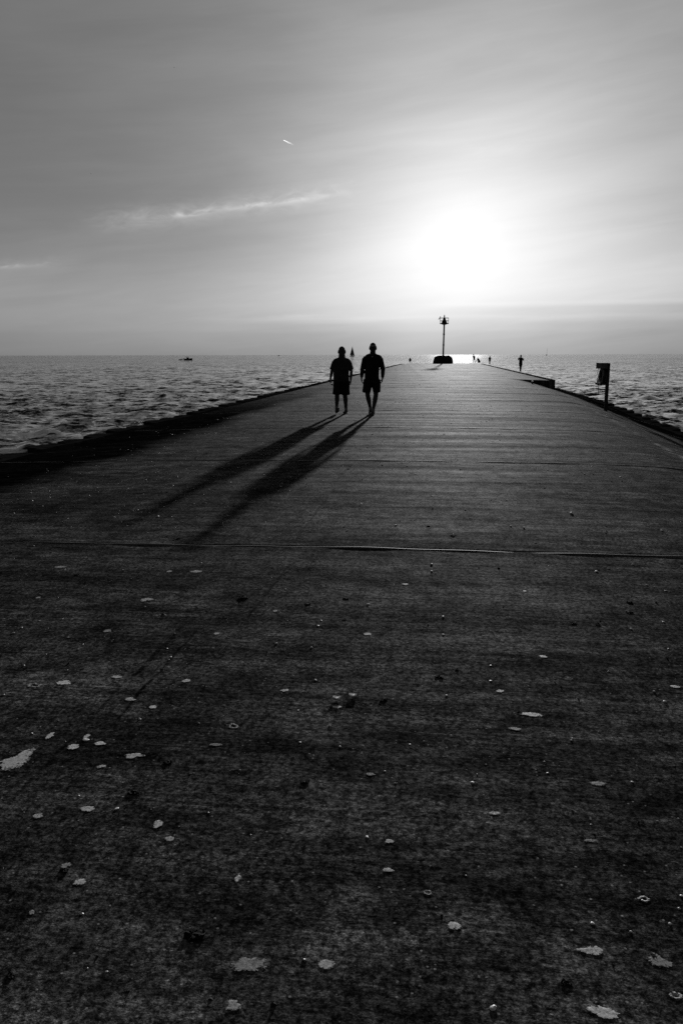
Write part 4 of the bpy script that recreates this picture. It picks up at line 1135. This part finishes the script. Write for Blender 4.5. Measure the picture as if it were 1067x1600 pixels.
def clump_mesh(w, d, h, seed):
    g = np.random.default_rng(seed); bm = bmesh.new()
    for k in range(5):
        r = bmesh.ops.create_icosphere(bm, subdivisions=2, radius=1.0)
        bmesh.ops.transform(bm, matrix=Matrix.Translation((g.uniform(-.28, .28) * w, g.uniform(-.28, .28) * d, h * 0.25)) @ Matrix.Rotation(g.uniform(0, 3), 4, 'Z') @ Matrix.Diagonal((w * g.uniform(.18, .32), d * g.uniform(.18, .32), h * g.uniform(.3, .6), 1)), verts=r['verts'])
    for v in bm.verts: v.co += Vector(g.normal(0, 0.03, 3)) * w
    for v in bm.verts: v.co.z = max(v.co.z, -0.002)
    return mesh_bm(bm)

CLUMPS = [(305, 1463, 36, 18, 'largest black clump, lying between the lower left splats'),
 (476, 1222, 14, 7, 'black clump in the middle of the deck'), (598, 1094, 14, 8, 'black pointed clump right of the curled white flake'),
 (685, 1058, 14, 6, 'black clump, left one of a pair in the right middle'), (714, 1046, 8, 5, 'smaller black clump, right one of a pair'),
 (883, 1536, 20, 10, 'black clump at lower right beside the long grey splat'), (476, 1500, 8, 10, 'small black upright lump between the two lower splats'),
 (380, 934, 16, 7, 'black clump beside the upper crack'), (480, 944, 8, 6, 'black clump right of the upper crack'),
 (895, 974, 10, 5, 'dark scrap, left one of a pair at right'), (933, 976, 7, 5, 'dark scrap, right one of a pair at right'),
 (982, 941, 10, 3, 'flat dark scrap near the right side, upper one'), (983, 957, 9, 6, 'dark folded scrap near the right side, lower one'),
 (210, 1240, 22, 8, 'long dark scrap in the left middle'), (262, 1192, 20, 6, 'flat dark scrap right of the ragged tail splat'),
 (100, 1361, 16, 8, 'dark clump beside a dim grey spot at left'), (16, 1525, 14, 12, 'dark clump at the bottom of the left border'),
 (541, 935, 9, 5, 'dark scrap below the bright joint right of the cracks'), (811, 1114, 8, 5, 'dark scrap at the pointed end of the sickle splat'),
 (1020, 1494, 9, 6, 'dark lump at the head of the smeared grey splat'), (538, 968, 6, 3, 'tiny dark scrap in the middle below the bright joint'),
 (120, 898, 8, 3, 'tiny dark scrap below the bright joint at left'), (277, 842, 7, 4, 'dark crumb just above the bright joint at left'),
 (708, 838, 8, 4, 'dark crumb just above the bright joint at right')]
for i, (px, py, w, h, lab) in enumerate(CLUMPS):
    ww, dd = foot_size(px, py, w, h)
    o = link('black_clump', clump_mesh(ww, dd, min(ww, dd) * 0.12, 300 + i), M_DARKCLUMP)
    lay(o, px, py); tag(o, lab, 'litter', 'dark scraps on the deck')

def flake_mesh(w, seed):
    g = np.random.default_rng(seed); bm = bmesh.new(); n, m = 9, 6; rows = []
    for i in range(n):
        u = i / (n - 1) - 0.5; rows.append([])
        for j in range(m):
            v = j / (m - 1) - 0.5
            wd = 0.55 * (1 - (2 * u) ** 2 * 0.75)
            rows[-1].append(bm.verts.new((u * w, v * w * wd + 0.02 * g.normal() * w, w * (0.05 + 0.55 * (2 * v * v + 0.9 * u * u) + 0.03 * g.normal()))))
    for a, b in zip(rows[:-1], rows[1:]):
        for j in range(m - 1): bm.faces.new((a[j], b[j], b[j + 1], a[j + 1]))
    bmesh.ops.solidify(bm, geom=list(bm.faces), thickness=0.0015)
    bmesh.ops.recalc_face_normals(bm, faces=bm.faces)
    return mesh_bm(bm, True)
for i, (px, py, w, lab) in enumerate(((526, 1093, 13, 'curled white flake casting a shadow, left one of two near the middle'), (551, 1089, 13, 'curled white flake casting a shadow, right one of two near the middle'))):
    ww, _ = foot_size(px, py, w, 4)
    o = link('curled_flake', flake_mesh(ww, 40 + i), M_CHIP); lay(o, px, py); tag(o, lab, 'flake', 'curled flakes on the deck')

def chip_mesh(seed):
    g = np.random.default_rng(seed); bm = bmesh.new()
    bmesh.ops.create_icosphere(bm, subdivisions=2, radius=1.0)
    sx, sy, sz = g.uniform(.8, 1.25), g.uniform(.75, 1.1), g.uniform(.35, .6)
    for v in bm.verts:
        v.co *= 1 + 0.16 * math.sin(3 * v.co.x + seed) * math.cos(2.3 * v.co.y + 2 * seed) + g.normal(0, 0.05)
        v.co.x *= sx; v.co.y *= sy; v.co.z = v.co.z * sz + sz * 0.8
    return mesh_bm(bm)
CHIPS = [chip_mesh(k) for k in range(8)]
for k, me in enumerate(CHIPS): me.materials.append(M_CHIP if k < 6 else M_CHIP_DARK)
# single chips read off the photo: px, py, pixel size
SEEN = [(770, 1576, 12), (925, 1443, 6), (1003, 1407, 4), (985, 1456, 5), (1046, 1444, 5), (1064, 1400, 5), (855, 1208, 4), (640, 1163, 3), (531, 1167, 4), (1021, 1081, 5), (1038, 1097, 5),
        (697, 1087, 4), (766, 1040, 4), (766, 1064, 4), (892, 803, 6), (818, 825, 4), (692, 964, 4), (692, 992, 4), (931, 893, 5), (1036, 972, 4), (985, 983, 4), (708, 836, 4), (674, 882, 4), (674, 893, 4),
        (850, 1190, 3), (987, 1222, 4), (892, 1157, 4), (745, 1210, 3), (893, 1154, 3), (601, 1205, 3), (469, 1160, 4), (466, 1110, 3), (311, 1130, 3), (92, 1126, 3), (123, 1015, 3), (38, 1040, 3), (62, 970, 3), (107, 996, 3),
        (35, 981, 3), (274, 990, 3), (432, 1006, 4), (487, 1012, 4), (502, 970, 4), (497, 978, 4), (267, 1027, 4), (264, 1031, 3), (326, 1270, 3), (475, 1500, 5), (18, 1522, 5), (168, 1518, 3)]
chip_lab = 'small pale stone chip lying loose on the near pier deck'
def put_chip(px, py, size_px, me, lab, grp, name='stone_chip'):
    a, _ = foot_size(px, py, size_px, 2)
    o = bpy.data.objects.new(name, me); C.objects.link(o)
    s = a / 2; o.location = on_deck(px, py) + Vector((0, 0, -0.0008)); o.scale = (s, s, s); o.rotation_euler = (0, 0, rng.uniform(0, 6.28))
    tag(o, lab, 'stone chip', grp)
for i, (px, py, s) in enumerate(SEEN): put_chip(px, py, s, CHIPS[i % 6], chip_lab, 'pale stone chips on the deck')
g = np.random.default_rng(21)
n = 0
while n < 190:
    x = g.uniform(-6.0, 4.6); y = 2.0 + 24 * g.uniform(0, 1) ** 1.3
    s = g.uniform(0.004, 0.0085) * (1.0 + y * 0.035)
    dark = g.uniform() < 0.22
    if -4.6 < x < -2.0 and 6.5 < y < 11 and g.uniform() < 0.6: dark = False
    o = bpy.data.objects.new('dark_chip' if dark else 'stone_chip', CHIPS[int(g.integers(6, 8)) if dark else int(g.integers(0, 6))]); C.objects.link(o)
    o.location = (x, y, deck_z(x, y) - 0.0008); o.scale = (s * g.uniform(1, 1.8), s, s * g.uniform(.6, 1)); o.rotation_euler = (0, 0, g.uniform(0, 6.28))
    tag(o, 'small dark crumb lying loose on the pier deck' if dark else chip_lab, 'crumb' if dark else 'stone chip', 'dark crumbs on the deck' if dark else 'pale stone chips on the deck')
    n += 1
# finer grit that nobody could count
def grit_mesh(count, seed, k0, k1):
    g = np.random.default_rng(seed); V = []; Fc = []
    cl = [(g.uniform(-5.5, 4.5), 2 + 26 * g.uniform(0, 1) ** 1.3) for _ in range(40)]
    for k in range(count):
        if g.uniform() < 0.35:
            c = cl[int(g.integers(0, 40))]; x = c[0] + g.normal(0, 0.7); y = max(1.6, c[1] + g.normal(0, 0.9))
        elif g.uniform() < 0.3: x = g.uniform(-5.0, -1.2); y = g.uniform(6.6, 13)
        else: x = g.uniform(-6.2, 5.4); y = 1.6 + 42 * g.uniform(0, 1) ** 1.25
        s = (k0 + (k1 - k0) * g.uniform() ** 3) * (1 + 0.07 * y); z = deck_z(x, y); q = len(V); t = g.uniform(0, 6.28); n = 5
        for a in range(n): V.append((x + s * g.uniform(.7, 1.7) * math.cos(t + a * 6.283 / n), y + s * math.sin(t + a * 6.283 / n), z - 0.001))
        V.append((x + s * g.normal(0, .25), y + s * g.normal(0, .25), z + s * g.uniform(0.35, 0.9)))
        for a in range(n): Fc.append((q + a, q + (a + 1) % n, q + n))
    return mesh_from(V, Fc)
tag(link('deck_grit', grit_mesh(4200, 33, 0.0018, 0.0062), M_CHIP), kind='stuff')
tag(link('deck_dirt', grit_mesh(2200, 34, 0.0018, 0.0075), M_CHIP_DARK), kind='stuff')

# spray thrown up where waves meet the left wall
def spray_mesh():
    g = np.random.default_rng(9); bm = bmesh.new()
    for px, py, k, sp in ((238, 688.5, 26, 3.5), (275, 701, 22, 3.0), (187, 671, 10, 2.0), (222, 662, 16, 3.5), (248, 690, 10, 3), (152, 684, 8, 2), (118, 690, 8, 2), (297, 650, 8, 2)):
        d0 = on_deck(px, py)
        yy = d0.y; 
        for _ in range(k):
            d = ray(px + g.normal(0, sp * 1.3), py - 1 + g.normal(0, sp * 0.45)); t = (X_L - 0.75 + g.normal(0, 0.1)) / d.x; p = CAM + d * t
            r = bmesh.ops.create_icosphere(bm, subdivisions=1, radius=g.uniform(0.006, 0.022))
            bmesh.ops.translate(bm, vec=p, verts=r['verts'])
    return mesh_bm(bm, True)
tag(link('wave_spray', spray_mesh(), M_FOAM), kind='stuff')
